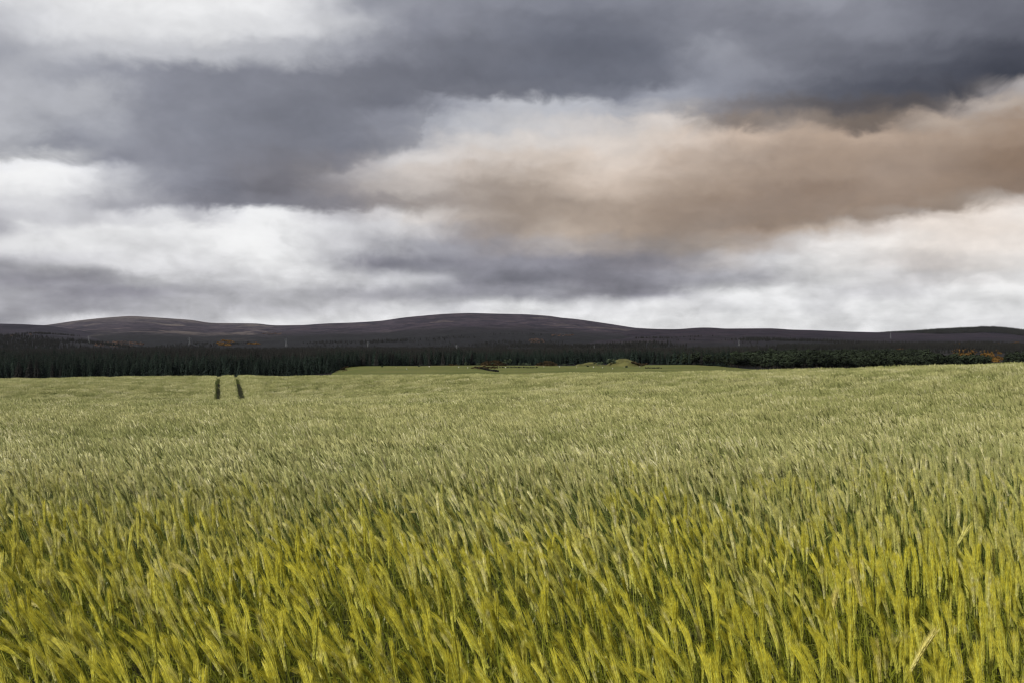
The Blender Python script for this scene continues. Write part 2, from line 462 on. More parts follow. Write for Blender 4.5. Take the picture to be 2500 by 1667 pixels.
_tab = np.array([_smooth(np.interp(YG, *zip(*PROF[k])), 4.0) for k in _keys])
TAB = np.array([[np.interp(p, _keys, _tab[:, j]) for j in range(len(YG))] for p in PXG])
TAB = np.array([_smooth(TAB[:, j], 1.6) for j in range(len(YG))]).T
CREST_PX = [-1200, 0, 330, 600, 850, 1250, 1600, 2000, 2500, 3400]
CREST_Y = [88, 87, 87, 86, 80, 70, 60, 48, 38, 38]
def ground(x, y):
    x = np.asarray(x, float); y = np.asarray(y, float)
    px = HX + F * x / np.maximum(y, 7.0)
    a = np.clip((px + 1200) / 50, 0, len(PXG) - 1.001); b = np.clip(y / 0.5, 0, len(YG) - 1.001)
    i = a.astype(int); j = b.astype(int); u = a - i; v = b - j
    z = (TAB[i, j] * (1 - u) + TAB[i + 1, j] * u) * (1 - v) + (TAB[i, j + 1] * (1 - u) + TAB[i + 1, j + 1] * u) * v
    return z + (fbm(x / 9.0, y / 9.0, 5, 3) - 0.5) * 0.16 * np.clip((y - 3) / 10, 0, 1)

yy = np.concatenate([np.linspace(-30, 0, 7), np.linspace(1, 20, 40), np.linspace(20.8, 110, 160), np.linspace(112, 300, 40)])
uu = np.linspace(-1, 1, 181)
Xg = np.array([uu * (14 + 1.0 * max(y, 0)) for y in yy]); Yg = np.repeat(yy[:, None], len(uu), 1)
fg = grid_mesh('field_ground', Xg, Yg, ground(Xg, Yg), M_SOIL)
tag(fg, 'dark soil of the field under the barley', None, None, 'structure')

# ================================================================= barley plants
def stem_curve(r, L, lean, bend, n):
    """leans towards -x; returns points and end angle"""
    pts = [np.zeros(3)]; a = lean
    wob = r.uniform(-.05, .05)
    for i in range(n):
        t = (i + 1) / n
        a = lean * (0.25 + 0.75 * t) + bend * t ** 3
        pts.append(pts[-1] + np.array([-math.sin(a), math.sin(wob + t) * 0.04, math.cos(a)]) * L / n)
    return pts, a

def spindle(mb, p, d, L, rad, side, n=4, flat=.7):
    d = d / np.linalg.norm(d)
    a = np.cross(d, side); a /= np.linalg.norm(a) + 1e-9; b = np.cross(d, a)
    vs = [p]
    for t, q in ((.35, 1.0), (.7, .7)):
        for k in range(n):
            th = 2 * math.pi * k / n
            vs.append(p + d * L * t + (a * math.cos(th) + b * math.sin(th) * flat) * rad * q)
    vs.append(p + d * L)
    fs = []
    for k in range(n):
        k2 = (k + 1) % n
        fs += [(0, 1 + k2, 1 + k), (1 + k, 1 + k2, 1 + n + k2, 1 + n + k), (1 + n + k, 1 + n + k2, 1 + 2 * n)]
    mb.add(vs, fs)

def leaf(mb, r, p, az, L, w, up, droop, n=5):
    h = np.array([math.cos(az), math.sin(az), 0.0]); side = np.array([-math.sin(az), math.cos(az), r.uniform(-.5, .5)])
    pts = [np.array(p)]; wd = [w * .5]; a = up
    for i in range(n):
        a -= droop / n * (0.4 + 1.2 * i / n)
        pts.append(pts[-1] + (h * math.cos(a) + np.array([0, 0, math.sin(a)])) * L / n)
        t = (i + 1) / n
        wd.append(w * (1 - t ** 2.2) + .0004)
    mb.strip(pts, wd, side)

def make_plant(r, lean, bend, earbend, L=0.70, lod=0, roll=0.0):
    """-> dict of MBs: stem, leaf (list), ear, awns"""
    P = {'stem': MB(), 'leaf': [], 'ear': MB(), 'awns': MB()}
    ns = (8, 3, 2)[lod]
    pts, a = stem_curve(r, L, lean, bend, ns)
    P['stem'].tube(pts, [.0025 - .0010 * i / ns for i in range(ns + 1)] if lod == 0 else [(.0022, .0024)[lod - 1]] * (ns + 1), 3)
    nl = (5, 2, 1)[lod]
    for k in range(nl):
        t = (0.25, .45, .62, .8, .55)[k] + r.uniform(-.08, .08) if lod == 0 else r.uniform(.45, .8)
        i = min(int(t * ns), ns - 1); q = pts[i] + (pts[i + 1] - pts[i]) * (t * ns - i)
        mb = MB()
        az = math.pi + r.gauss(0, 1.3)
        leaf(mb, r, q, az, r.uniform(.16, .28) * (.75 if k == 3 else 1), r.uniform(.007, .0115) * (1, 1.15, 1.4)[lod], r.uniform(.7, 1.35), r.uniform(.6, 2.2), (6, 3, 2)[lod])
        P['leaf'].append(mb)
    # ear
    nn = (16, 5, 3)[lod]
    EL = r.uniform(.126, .164)
    p = pts[-1].copy(); cur = [p.copy()]; dirs = []
    for i in range(nn):
        a += earbend / nn
        d = np.array([-math.sin(a), r.uniform(-.03, .03), math.cos(a)]); d /= np.linalg.norm(d)
        dirs.append(d); p = p + d * EL / nn; cur.append(p.copy())
    if lod == 0:
        P['ear'].tube(cur, [.0018] + [.0034] * (len(cur) - 2) + [.0014], 5)
        for i in range(nn):
            t = i / (nn - 1)
            d = dirs[i]
            sx = np.cross(d, (0, 1, 0)); sx /= np.linalg.norm(sx); sy = np.cross(d, sx)
            env = .62 + .5 * math.sin(math.pi * min(1, t * .72 + .14))
            for k in range(4):
                th = roll + (i % 2) * .785 + k * 1.5708
                o = sx * math.cos(th) + sy * math.sin(th) * .8
                kd = d * math.cos(.23) + o * math.sin(.23)
                kp = cur[i] + o * .0020 * env
                kl = .0185 * env
                spindle(P['ear'], kp, kd, kl, .0038 * env, d, 4, .85)
                tip = kp + kd * kl * .9
                for rep_ in range(1 + (k + i) % 2):
                    al = (1 - t) * EL * r.uniform(.35, .75) + r.uniform(.018, .042)
                    sp = r.uniform(.015, .105)
                    o2 = o + sx * r.uniform(-.5, .5) + sy * r.uniform(-.5, .5)
                    ad = d * math.cos(sp) + o2 * math.sin(sp)
                    mid = tip + ad * al * .5
                    end = mid + (ad + np.array([-.10, r.uniform(-.05, .05), -.05 * abs(math.sin(a))])) * al * .5
                    P['awns'].strip([tip, mid, end], [.0014, .0010, .0003], np.cross(ad, (r.uniform(-1, 1), r.uniform(-1, 1), .3)))
    else:
        rad = (.0072, .0088)[lod - 1]
        prof = [.35] + [1.0, 1.08, .95, .8][:nn - 1] + [.45]
        P['ear'].tube(cur, [rad * q for q in prof], (5, 3)[lod - 1], ph=r.uniform(0, 2))
        na = (14, 5)[lod - 1]
        for k in range(na):
            t = .15 + .85 * (k + r.random()) / na
            i = min(int(t * nn), nn - 1)
            d = dirs[i]; th = r.uniform(0, 6.283); sx = np.cross(d, (0, 1, 0)); sy = np.cross(d, sx)
            o = sx * math.cos(th) + sy * math.sin(th)
            q = cur[i] + o * rad * .85
            al = (1 - t) * EL * .5 + r.uniform(.02, .045); ad = d + o * r.uniform(.0, .11)
            P['awns'].strip([q, q + ad * al], [(.0026, .0048)[lod - 1], .0004], np.cross(ad, (r.uniform(-1, 1), r.uniform(-1, 1), .3)))
    return P

def joined(P, mb=None, off=(0, 0, 0), rz=0.0, sc=1.0):
    mb = mb or MB()
    mb.merge(P['stem'], 0, off, rz, sc)
    for l in P['leaf']: mb.merge(l, 1, off, rz, sc)
    mb.merge(P['ear'], 2, off, rz, sc); mb.merge(P['awns'], 3, off, rz, sc)
    return mb

LIB = bpy.data.collections.new('barley_stock')
lib_names = []
def lib_add(me):
    o = bpy.data.objects.new('stock_%03d' % len(lib_names), me)
    LIB.objects.link(o); lib_names.append(o.name)
    return len(lib_names) - 1

pr = random.Random(5)
NEAR = []           # detailed plants, by rising lean: (parts meshes, joined index)
NEAR_SPEC = []
for k in range(18):
    t = k / 17
    lean = R(-7 + 23 * t) + pr.uniform(-.05, .05)
    bend = R(2 + 15 * t) * pr.uniform(.4, 1.3)
    eb = R(pr.choice((2, 5, 9, 16))) * (0.5 + t)
    P = make_plant(pr, lean, bend, eb, pr.uniform(.66, .745), 0, pr.uniform(0, 3.14))
    NEAR.append(P)
    NEAR_SPEC.append(lib_add(joined(P).mesh('barley_plant', PMATS)))
def patch(r, size, n, lod, lo, hi):
    mb = MB()
    for k in range(n):
        x, y = r.uniform(-.5, .5) * size, r.uniform(-.5, .5) * size
        t = min(1, max(0, r.gauss(.5, .28)))
        lean = R(lo + (hi - lo) * t)
        P = make_plant(r, lean, R(2 + 17 * t) * r.uniform(.5, 1.3), R(r.choice((3, 6, 12, 26))), r.uniform(.63, .75), lod)
        joined(P, mb, (x, y, 0), r.gauss(0, .45), 1.0)
    return lib_add(mb.mesh('barley_patch', PMATS))
MIDP = [patch(pr, .36, 24, 1, -3, 16) for k in range(7)] + [patch(pr, .36, 24, 1, 8, 28) for k in range(7)]
FARP = [patch(pr, .85, 112, 2, -4, 14) for k in range(5)] + [patch(pr, .85, 112, 2, 4, 24) for k in range(5)]
MINI = [patch(pr, .22, 10, 2, 0, 18) for k in range(6)]

# wind: how far the crop leans, strongest on the left and in gusts
def windf(x, y):
    px = HX + F * x / np.maximum(y, 2.0)
    base = np.interp(px, [-200, 300, 1200, 1800, 2500], [.86, .85, .80, .68, .48])
    return np.clip(base + (fbm(x / 2.2, y / 3.0, 31, 3) - .5) * .9, 0, 1)

# tramlines where the tractor wheels ran, and two thin spots
def track_d(x, y):
    d = np.full(np.shape(x), 9.0)
    for x0, y0, x1, y1 in ((-20.2, 55.0, -32.6, 89.0), (-18.45, 55.0, -30.75, 89.0)):
        dx_, dy_ = x1 - x0, y1 - y0; L2 = dx_ * dx_ + dy_ * dy_
        t = np.clip(((x - x0) * dx_ + (y - y0) * dy_) / L2, 0, 1)
        d = np.minimum(d, np.hypot(x - x0 - t * dx_, y - y0 - t * dy_))
    return d
def thin(x, y):
    return (np.hypot((x + 6.55) / .42, (y - 20.6) / 1.0) < 1) | (np.hypot((x + 4.95) / .30, (y - 20.4) / .8) < 1)

pts_x, pts_y, pts_i, pts_s, pts_r = [], [], [], [], []
def scatter(y0, y1, cell, choose, zone):
    n = 0
    y = y0
    while y < y1:
        hw = 0.643 * y * 1.13 + 0.8
        m = int(2 * hw / cell) + 1
        xs = -hw + (np.arange(m) + rng.uniform(0, 1, m)) * cell
        ys = y + rng.uniform(-.5, .5, m) * cell * 1.25
        pxv = HX + F * xs / np.maximum(ys, 1)
        keep = ys < np.interp(pxv, CREST_PX, CREST_Y) + 9
        keep &= ~thin(xs, ys)
        td = track_d(xs, ys)
        if zone == 'far': keep &= td > 1.35
        if zone == 'mini': keep &= (td > 0.30 + rng.uniform(-.06, .06, m)) & (td < 1.7)
        xs, ys = xs[keep], ys[keep]
        w = windf(xs, ys)
        for X_, Y_, w_ in zip(xs, ys, w):
            pts_x.append(X_); pts_y.append(Y_); pts_i.append(choose(w_))
        y += cell
CELL_A = 1 / math.sqrt(136.0)
def ch_near(w): return NEAR_SPEC[int(min(17, max(0, rnd.gauss(w * 16, 4.4))))]
def ch_mid(w): return rnd.choice(MIDP[7:] if rnd.random() < w * 1.25 - .1 else MIDP[:7])
def ch_far(w): return rnd.choice(FARP[5:] if rnd.random() < w * 1.25 - .1 else FARP[:5])
scatter(1.35, 9.0, CELL_A, ch_near, 'near')
n_near = len(pts_x)
scatter(9.0, 27.0, .33, ch_mid, 'mid')
scatter(27.0, 98.0, .78, ch_far, 'far')
scatter(53.0, 92.0, .19, lambda w: rnd.choice(MINI), 'mini')
px_ = np.array(pts_x); py_ = np.array(pts_y); pi_ = np.array(pts_i, np.int32)
npt = len(px_)
pz_ = ground(px_, py_) - 0.01
e = 0.4
gx = (ground(px_ + e, py_) - ground(px_ - e, py_)) / (2 * e); gy = (ground(px_, py_ + e) - ground(px_, py_ - e)) / (2 * e)
rot = np.zeros((npt, 3))
isn = np.arange(npt) < n_near
rot[:, 2] = rng.normal(0, np.where(isn, .55, .18))
rot[isn, 0] = rng.normal(0, .06, n_near); rot[isn, 1] = rng.normal(0, .05, n_near)
rot[~isn, 0] = gy[~isn]; rot[~isn, 1] = -gx[~isn]
hgt = 1.0 + (fbm(px_ / 3.5, py_ / 5.0, 77, 3) - .5) * .30
scl = np.where(isn, rng.normal(1.0, .07, npt) + np.where(rng.random(npt) < .06, .09, 0), rng.normal(1.0, .035, npt)) * hgt

# the three hundred plants that stand largest in view are single things, the rest one crop
hx = px_ - 0.17; hz = pz_ + 0.74 * scl
sx_ = HX + F * hx / py_; sy_ = HY - F * (hz - ZC) / py_
cand = np.where(isn & (sx_ > 10) & (sx_ < 2490) & (sy_ < 1650))[0]
solo = cand[np.argsort(py_[cand])[:290]]
mask = np.ones(npt, bool); mask[solo] = False

def instancer(name, co, idx, rots, scales, coll):
    me = bpy.data.meshes.new(name)
    me.vertices.add(len(co)); me.vertices.foreach_set('co', np.asarray(co, np.float32).ravel())
    a = me.attributes.new('stock', 'INT', 'POINT'); a.data.foreach_set('value', np.asarray(idx, np.int32))
    a = me.attributes.new('turn', 'FLOAT_VECTOR', 'POINT'); a.data.foreach_set('vector', np.asarray(rots, np.float32).ravel())
    a = me.attributes.new('size', 'FLOAT_VECTOR', 'POINT'); a.data.foreach_set('vector', np.asarray(scales, np.float32).ravel())
    me.update()
    ob = link(bpy.data.objects.new(name, me))
    g = bpy.data.node_groups.new(name + '_scatter', 'GeometryNodeTree')
    g.interface.new_socket('Geometry', in_out='INPUT', socket_type='NodeSocketGeometry')
    g.interface.new_socket('Geometry', in_out='OUTPUT', socket_type='NodeSocketGeometry')
    gi = g.nodes.new('NodeGroupInput'); go = g.nodes.new('NodeGroupOutput')
    ci = g.nodes.new('GeometryNodeCollectionInfo')
    ci.inputs['Collection'].default_value = coll
    ci.inputs['Separate Children'].default_value = True
    ci.inputs['Reset Children'].default_value = True
    ip = g.nodes.new('GeometryNodeInstanceOnPoints')
    ip.inputs['Pick Instance'].default_value = True
    def attr(nm, ty):
        n = g.nodes.new('GeometryNodeInputNamedAttribute'); n.data_type = ty
        n.inputs['Name'].default_value = nm
        return n.outputs['Attribute']
    er = g.nodes.new('FunctionNodeEulerToRotation')
    g.links.new(attr('turn', 'FLOAT_VECTOR'), er.inputs[0])
    g.links.new(gi.outputs[0], ip.inputs['Points'])
    g.links.new(ci.outputs[0], ip.inputs['Instance'])
    g.links.new(attr('stock', 'INT'), ip.inputs['Instance Index'])
    g.links.new(er.outputs[0], ip.inputs['Rotation'])
    g.links.new(attr('size', 'FLOAT_VECTOR'), ip.inputs['Scale'])
    g.links.new(ip.outputs[0], go.inputs[0])
    md = ob.modifiers.new('scatter', 'NODES'); md.node_group = g
    return ob

crop = instancer('barley_crop', np.stack([px_, py_, pz_], 1)[mask], pi_[mask], rot[mask], np.repeat(scl[mask][:, None], 3, 1), LIB)
tag(crop, 'wide field of pale green barley leaning in the wind up to the skyline of the rise', 'barley', None, 'stuff')

# single plants: empty > stem, leaf.., ear > awns (copies share mesh data)
NEAR_MESH = {}
def plant_meshes(P):
    return {'stem': P['stem'].mesh('stem', [M_STEM]), 'leaf': [l.mesh('leaf', [M_LEAF]) for l in P['leaf']],
            'ear': P['ear'].mesh('ear', [M_EAR]), 'awns': P['awns'].mesh('awns', [M_AWN])}
def plant_object(ms, loc, rot_, sc, label, group=None):
    root = bpy.data.objects.new('barley_plant', None); root.empty_display_size = .05
    root.location = loc; root.rotation_euler = rot_; root.scale = (sc,) * 3
    link(root); tag(root, label, 'barley', group)
    link(bpy.data.objects.new('stem', ms['stem']), root)
    for l in ms['leaf']: link(bpy.data.objects.new('leaf', l), root)
    er = link(bpy.data.objects.new('ear', ms['ear']), root)
    link(bpy.data.objects.new('awns', ms['awns']), er)
    return root
for i in solo:
    k = int(pi_[i])
    v = NEAR_SPEC.index(k)
    if v not in NEAR_MESH: NEAR_MESH[v] = plant_meshes(NEAR[v])
    plant_object(NEAR_MESH[v], (px_[i], py_[i], pz_[i]), tuple(rot[i]), float(scl[i]),
                 'yellow-green barley plant with a bristly ear in the nearest rows', 'barley plants in the nearest rows')

# a few plants that stand out from their neighbours
M_EAR_PALE = plant_mat('pale_barley_ear', (0.54, 0.52, 0.22), (0.60, 0.56, 0.25), (0.64, 0.60, 0.32), (0.58, 0.53, 0.16), 0.2, 0.6, 0.0)
M_AWN_PALE = plant_mat('pale_barley_awn', (0.60, 0.55, 0.24), (0.64, 0.59, 0.27), (0.68, 0.63, 0.34), (0.64, 0.56, 0.16), 0.3, 0.5, 0.0)
def special(px, py, lean, bend, eb, L, label, sc=1.0, pale=True, rz=0.0):
    r = random.Random(int(px * 7 + py))
    P = make_plant(r, R(lean), R(bend), R(eb), L, 0, r.uniform(0, 3))
    c = np.mean(np.array(P['ear'].v), 0) * sc
    cx = c[0] * math.cos(rz) - c[1] * math.sin(rz); cy = c[0] * math.sin(rz) + c[1] * math.cos(rz)
    y = F * (ZC - c[2]) / (py - HY)
    for _ in range(3):
        x = (px - HX) / F * y
        y = F * (ZC - c[2] - float(ground(x - cx, y - cy))) / (py - HY)
    x = (px - HX) / F * y
    ms = plant_meshes(P)
    if pale:
        ms['ear'].materials[0] = M_EAR_PALE; ms['awns'].materials[0] = M_AWN_PALE
    plant_object(ms, (x - cx, y - cy, float(ground(x - cx, y - cy)) - .01), (0, 0, rz), sc, label)
special(72, 1470, 14, 44, 34, .74, 'pale barley ear bowed over almost level near the left edge', 1.08)
special(28, 1588, 12, 36, 30, .70, 'barley ear arching to the left in the bottom left corner', 1.05, False)
special(2092, 1425, 2, 8, 8, .76, 'tall pale barley ear standing upright on the right above its neighbours', 1.15)
special(2248, 1588, -12, -14, -10, .72, 'thick yellow barley ear tilting to the right near the bottom edge', 1.12)
special(2346, 1312, -14, -16, -6, .76, 'slim barley ear tilting to the right, upper part of the right foreground', 1.08, False)
special(1272, 1322, 16, 44, 40, .77, 'barley ear arched over to the left at mid width above its neighbours', 1.08)
special(1440, 1308, 18, 40, 36, .77, 'arched barley ear right of the middle drooping its tip leftward', 1.04)
special(1030, 1250, 18, 42, 30, .77, 'pale barley ear bowed left in the rows behind the middle foreground', 1.05)
special(2034, 1478, -3, -5, -6, .70, 'stout upright yellow barley ear left of the tall pale ear', 1.08, True)
special(2145, 1612, 1, 2, 2, .66, 'short straight yellow barley ear low at the right bottom edge', 1.0, True)
special(455, 1395, 20, 26, 16, .77, 'long pale barley ear sloping up to the left in the left foreground', 1.1, True)
special(178, 1410, 20, 30, 20, .74, 'barley ear sloping up to the left beside the bowed pale ear', 1.05, False)

# ================================================================= far ground: valley, pasture, hills
def zpx(py, y): return ZC + (HY - py) / F * y
VP = {   # valley profiles: (distance, row seen)
 -900: [(120,None,-5),(300,None,-9),(600,924,0),(800,900,0),(1000,886,0),(1500,868,0),(1800,860,0),(2500,851,0),(9500,848,0)],
 700:  [(120,None,-5),(300,None,-9),(600,922,0),(800,899,0),(1000,886,0),(1500,868,0),(1800,860,0),(2500,851,0),(9500,848,0)],
 900:  [(120,None,-5),(300,None,-8),(420,918,0),(520,909,0),(620,901,0),(720,894,0),(800,892,0),(1000,885,0),(1500,868,0),(1800,860,0),(2500,851,0),(9500,848,0)],
 1300: [(120,None,-5),(300,None,-7),(420,915,0),(520,905,0),(620,898,0),(720,893,0),(800,892,0),(1000,884,0),(1500,868,0),(1800,860,0),(2500,851,0),(9500,848,0)],
 1650: [(120,None,-5),(300,None,-6),(420,908,0),(520,900,0),(620,895,0),(720,891,0),(800,890,0),(1000,882,0),(1500,866,0),(1800,858,0),(2500,849,0),(9500,846,0)],
 2000: [(120,None,-5),(300,None,-6),(420,912,0),(650,901,0),(800,892,0),(1000,883,0),(1500,863,0),(2000,848,0),(2500,842,0),(9500,842,0)],
 3400: [(120,None,-5),(300,None,-6),(420,912,0),(650,901,0),(800,891,0),(1000,881,0),(1500,860,0),(2000,846,0),(2500,840,0),(9500,840,0)],
}
VK = sorted(VP)
def valley(x, y):
    x = np.asarray(x, float); y = np.asarray(y, float)
    px = HX + F * x / np.maximum(y, 50)
    zz = np.stack([np.interp(y, [q[0] for q in VP[k]], [q[2] if q[1] is None else zpx(q[1], q[0]) for q in VP[k]]) for k in VK])
    a = np.interp(px, VK, np.arange(len(VK))); i = np.clip(a.astype(int), 0, len(VK) - 2); u = a - i
    u = u * u * (3 - 2 * u)
    z = np.take_along_axis(zz, i[None], 0)[0] * (1 - u) + np.take_along_axis(zz, (i + 1)[None], 0)[0] * u
    return z + (fbm(x / 60, y / 60, 9, 3) - .5) * 1.6 * np.clip((y - 250) / 600, 0.15, 1)

def moor_mat(name, dark, mid, tan, tan_amt, seed, belt=None, summit=None):
    m, N, out = material(name)
    p = N.new('ShaderNodeNewGeometry').outputs['Position']
    p2 = N.vm('ADD', p, (seed * 771.0, seed * 331.0, 0))
    pz = N.sep(p)[2]
    st = N.vm('MULTIPLY', p2, (1.0, 0.55, 3.0))
    n1 = N.noise(st, 0.0022, 6, 0.62, 0.8)
    n2 = N.noise(st, 0.009, 5, 0.6, 0.5)
    n3 = N.noise(p2, 0.05, 4, 0.6)
    c = N.mix(N.rng(n2, 0.40, 0.58), tuple(dark), tuple(mid))
    f = N.rng(N.m('ADD', N.m('MULTIPLY', n1, 0.65), N.m('MULTIPLY', n2, 0.35)), 0.60 - tan_amt, 0.65 - tan_amt)
    c = N.mix(f, c, tuple(tan))
    if summit:
        c = N.mix(N.m('MULTIPLY', N.rng(N.m('ADD', pz, N.m('MULTIPLY', N.m('SUBTRACT', n2, 0.5), 260.0)), summit[0], summit[1]), 0.75), c, tuple(tan))
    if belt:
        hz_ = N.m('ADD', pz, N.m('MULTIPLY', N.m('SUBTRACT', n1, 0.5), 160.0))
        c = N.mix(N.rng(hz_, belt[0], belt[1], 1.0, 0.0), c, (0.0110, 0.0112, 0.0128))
    c = N.vm('SCALE', c, scale=N.rng(n3, 0.3, 0.7, 0.6, 1.4))
    b = N.new('ShaderNodeBsdfPrincipled')
    N.put(b.inputs['Base Color'], c)
    b.inputs['Roughness'].default_value = 1.0
    b.inputs['Specular IOR Level'].default_value = 0.05
    N.l.new(b.outputs[0], out.inputs[0])
    return m
M_FLOOR = moor_mat('valley_scrub', (0.009, 0.010, 0.0095), (0.015, 0.014, 0.0145), (0.030, 0.025, 0.021), 0.0, 1)
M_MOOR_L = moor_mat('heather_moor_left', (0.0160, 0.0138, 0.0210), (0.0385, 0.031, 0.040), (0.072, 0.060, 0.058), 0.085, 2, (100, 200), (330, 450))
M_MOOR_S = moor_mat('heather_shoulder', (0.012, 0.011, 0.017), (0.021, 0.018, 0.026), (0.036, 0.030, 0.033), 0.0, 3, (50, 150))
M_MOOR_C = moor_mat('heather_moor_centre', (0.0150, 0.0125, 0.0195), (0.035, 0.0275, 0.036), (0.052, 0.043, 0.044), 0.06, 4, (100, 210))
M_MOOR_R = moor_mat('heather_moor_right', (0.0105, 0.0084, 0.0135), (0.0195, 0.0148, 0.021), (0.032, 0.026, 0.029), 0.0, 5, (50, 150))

yv = np.concatenate([np.geomspace(115, 2600, 150), np.geomspace(2700, 9800, 20)])
uv = np.linspace(-1.35, 1.35, 241)
Xv = np.outer(yv, uv); Yv = np.repeat(yv[:, None], len(uv), 1)
vg = grid_mesh('valley_ground', Xv, Yv, valley(Xv, Yv), M_FLOOR)
tag(vg, 'dark scrubby valley floor and lower slopes beyond the field', None, None, 'structure')

# one great sheet of land out to the horizon, below everything
M_LAND = plain('distant_land', (0.05, 0.055, 0.03), 1.0, 0.4, 0.004, 0.05)
ga = np.linspace(0, 2 * math.pi, 97); gr = np.array([0, 60, 150, 400, 1200, 4000, 8000, 10800.0])
Xl = np.outer(gr, np.cos(ga)); Yl = np.outer(gr, np.sin(ga))
lg = grid_mesh('land', Xl, Yl, np.full(Xl.shape, -14.0) - np.hypot(Xl, Yl) * .0005, M_LAND)
tag(lg, 'wide low land around the field reaching the horizon', None, None, 'structure')

HILLS = []
def hill(name, label, ridge, y_foot, y_ridge, py_foot, mat, seed, pw=0.75, rough=1.0, fade=(0, 0), nu=320, ny=70):
    """ridge: [(px, py)] of the skyline at distance y_ridge; the slope runs from the foot up to it and falls away behind"""
    rx = np.array([q[0] for q in ridge], float); ry = np.array([q[1] for q in ridge], float)
    pxs = np.linspace(rx[0], rx[-1], nu)
    ryf = _smooth(np.interp(pxs, rx, ry), 1.6)
    tt = np.concatenate([np.linspace(0, 1, ny), np.linspace(1.03, 1.5, 14)])
    u = (pxs - HX) / F
    D_ = np.array([y_foot + (y_ridge - y_foot) * t for t in tt])
    X = np.outer(D_, u); Y = np.repeat(D_[:, None], nu, 1)
    zr = ZC + (HY - ryf) / F * y_ridge
    zf = ZC + (HY - py_foot) / F * y_foot - 8
    Z = np.zeros_like(X)
    gul = fbm(X / 420.0, Y / 900.0, seed, 4) - .5
    gul2 = fbm(X / 120.0, Y / 160.0, seed + 5, 3) - .5
    for j, t in enumerate(tt):
        if t <= 1: Z[j] = zf + (zr - zf) * (t ** pw * (1 - .12 * math.sin(math.pi * t)))
        else: Z[j] = zr - (zr - zf) * ((t - 1) * 1.5) ** 1.4 * .9
        env = math.sin(math.pi * min(1, max(0, t))) ** .8 if t < 1 else 0.0
        Z[j] += (gul[j] * 46 + gul2[j] * 14) * env * rough
    ob = grid_mesh(name, X, Y, Z, mat)
    tag(ob, label, None, None, 'structure')
    def zat(x, y):
        x = np.asarray(x, float); y = np.asarray(y, float)
        px = HX + F * x / y
        t = (y - y_foot) / (y_ridge - y_foot)
        jj = np.interp(t, tt, np.arange(len(tt))); ii = np.interp(px, pxs, np.arange(nu))
        j = np.clip(jj.astype(int), 0, len(tt) - 2); i = np.clip(ii.astype(int), 0, nu - 2); a = jj - j; b = ii - i
        z = (Z[j, i] * (1-b) + Z[j, i+1] * b) * (1 - a) + (Z[j+1, i] * (1-b) + Z[j+1, i+1] * b) * a
        return np.where((t >= 0) & (t <= 1.5) & (px >= rx[0]) & (px <= rx[-1]), z, -1e4)
    HILLS.append((name, zat))
    return zat

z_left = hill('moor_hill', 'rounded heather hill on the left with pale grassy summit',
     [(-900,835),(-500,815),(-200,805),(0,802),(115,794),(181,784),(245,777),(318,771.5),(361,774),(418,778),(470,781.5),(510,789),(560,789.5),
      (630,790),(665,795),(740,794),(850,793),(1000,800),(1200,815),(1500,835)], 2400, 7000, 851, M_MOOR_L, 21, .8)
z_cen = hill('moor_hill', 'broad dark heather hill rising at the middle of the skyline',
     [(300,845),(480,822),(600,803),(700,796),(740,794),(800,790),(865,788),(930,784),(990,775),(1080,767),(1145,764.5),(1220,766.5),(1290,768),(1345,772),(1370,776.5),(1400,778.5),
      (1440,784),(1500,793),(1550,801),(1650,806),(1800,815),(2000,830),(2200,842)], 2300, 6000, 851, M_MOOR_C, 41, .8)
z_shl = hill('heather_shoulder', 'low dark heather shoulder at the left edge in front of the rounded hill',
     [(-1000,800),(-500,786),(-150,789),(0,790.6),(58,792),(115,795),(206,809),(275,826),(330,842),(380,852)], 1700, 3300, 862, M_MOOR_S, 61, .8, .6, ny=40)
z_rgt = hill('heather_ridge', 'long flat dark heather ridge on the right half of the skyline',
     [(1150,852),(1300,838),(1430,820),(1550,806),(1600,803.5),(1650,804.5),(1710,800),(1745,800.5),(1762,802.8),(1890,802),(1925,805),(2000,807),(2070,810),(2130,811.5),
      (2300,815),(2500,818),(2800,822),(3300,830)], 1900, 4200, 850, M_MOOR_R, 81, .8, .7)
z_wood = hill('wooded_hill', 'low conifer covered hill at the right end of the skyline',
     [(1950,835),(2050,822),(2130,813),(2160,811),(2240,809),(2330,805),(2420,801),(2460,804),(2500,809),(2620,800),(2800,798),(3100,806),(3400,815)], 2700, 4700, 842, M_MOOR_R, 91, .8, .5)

# pasture
M_PAST = None
def pasture_mat():
    m, N, out = material('pasture_grass')
    p = N.new('ShaderNodeNewGeometry').outputs['Position']
    n1 = N.noise(p, 0.018, 5, 0.6, 0.6); n2 = N.noise(p, 0.3, 4, 0.6)
    c = N.mix(N.rng(n1, 0.35, 0.65), (0.064, 0.075, 0.018), (0.095, 0.098, 0.028))
    c = N.mix(N.m('MULTIPLY', N.rng(n1, 0.62, 0.72), 0.7), c, (0.09, 0.07, 0.035))
    c = N.vm('SCALE', c, scale=N.rng(n2, 0.3, 0.7, 0.8, 1.2))
    b = N.new('ShaderNodeBsdfPrincipled'); N.put(b.inputs['Base Color'], c); b.inputs['Roughness'].default_value = 1
    b.inputs['Specular IOR Level'].default_value = .1
    N.l.new(b.outputs[0], out.inputs[0])
    return m
M_PAST = pasture_mat()
yp = np.linspace(260, 770, 60); 
Xp = np.array([np.linspace((np.interp(y, [260, 600, 770], [780, 812, 850]) - HX) / F * y, (np.interp(y, [260, 560, 640, 770], [1850, 1850, 1790, 1700]) - HX) / F * y, 120) for y in yp])
Yp = np.repeat(yp[:, None], 120, 1)
pg = grid_mesh('pasture', Xp, Yp, valley(Xp, Yp) + .12, M_PAST)
tag(pg, 'green sheep pasture lying between the barley and the wood', None, None, 'structure')

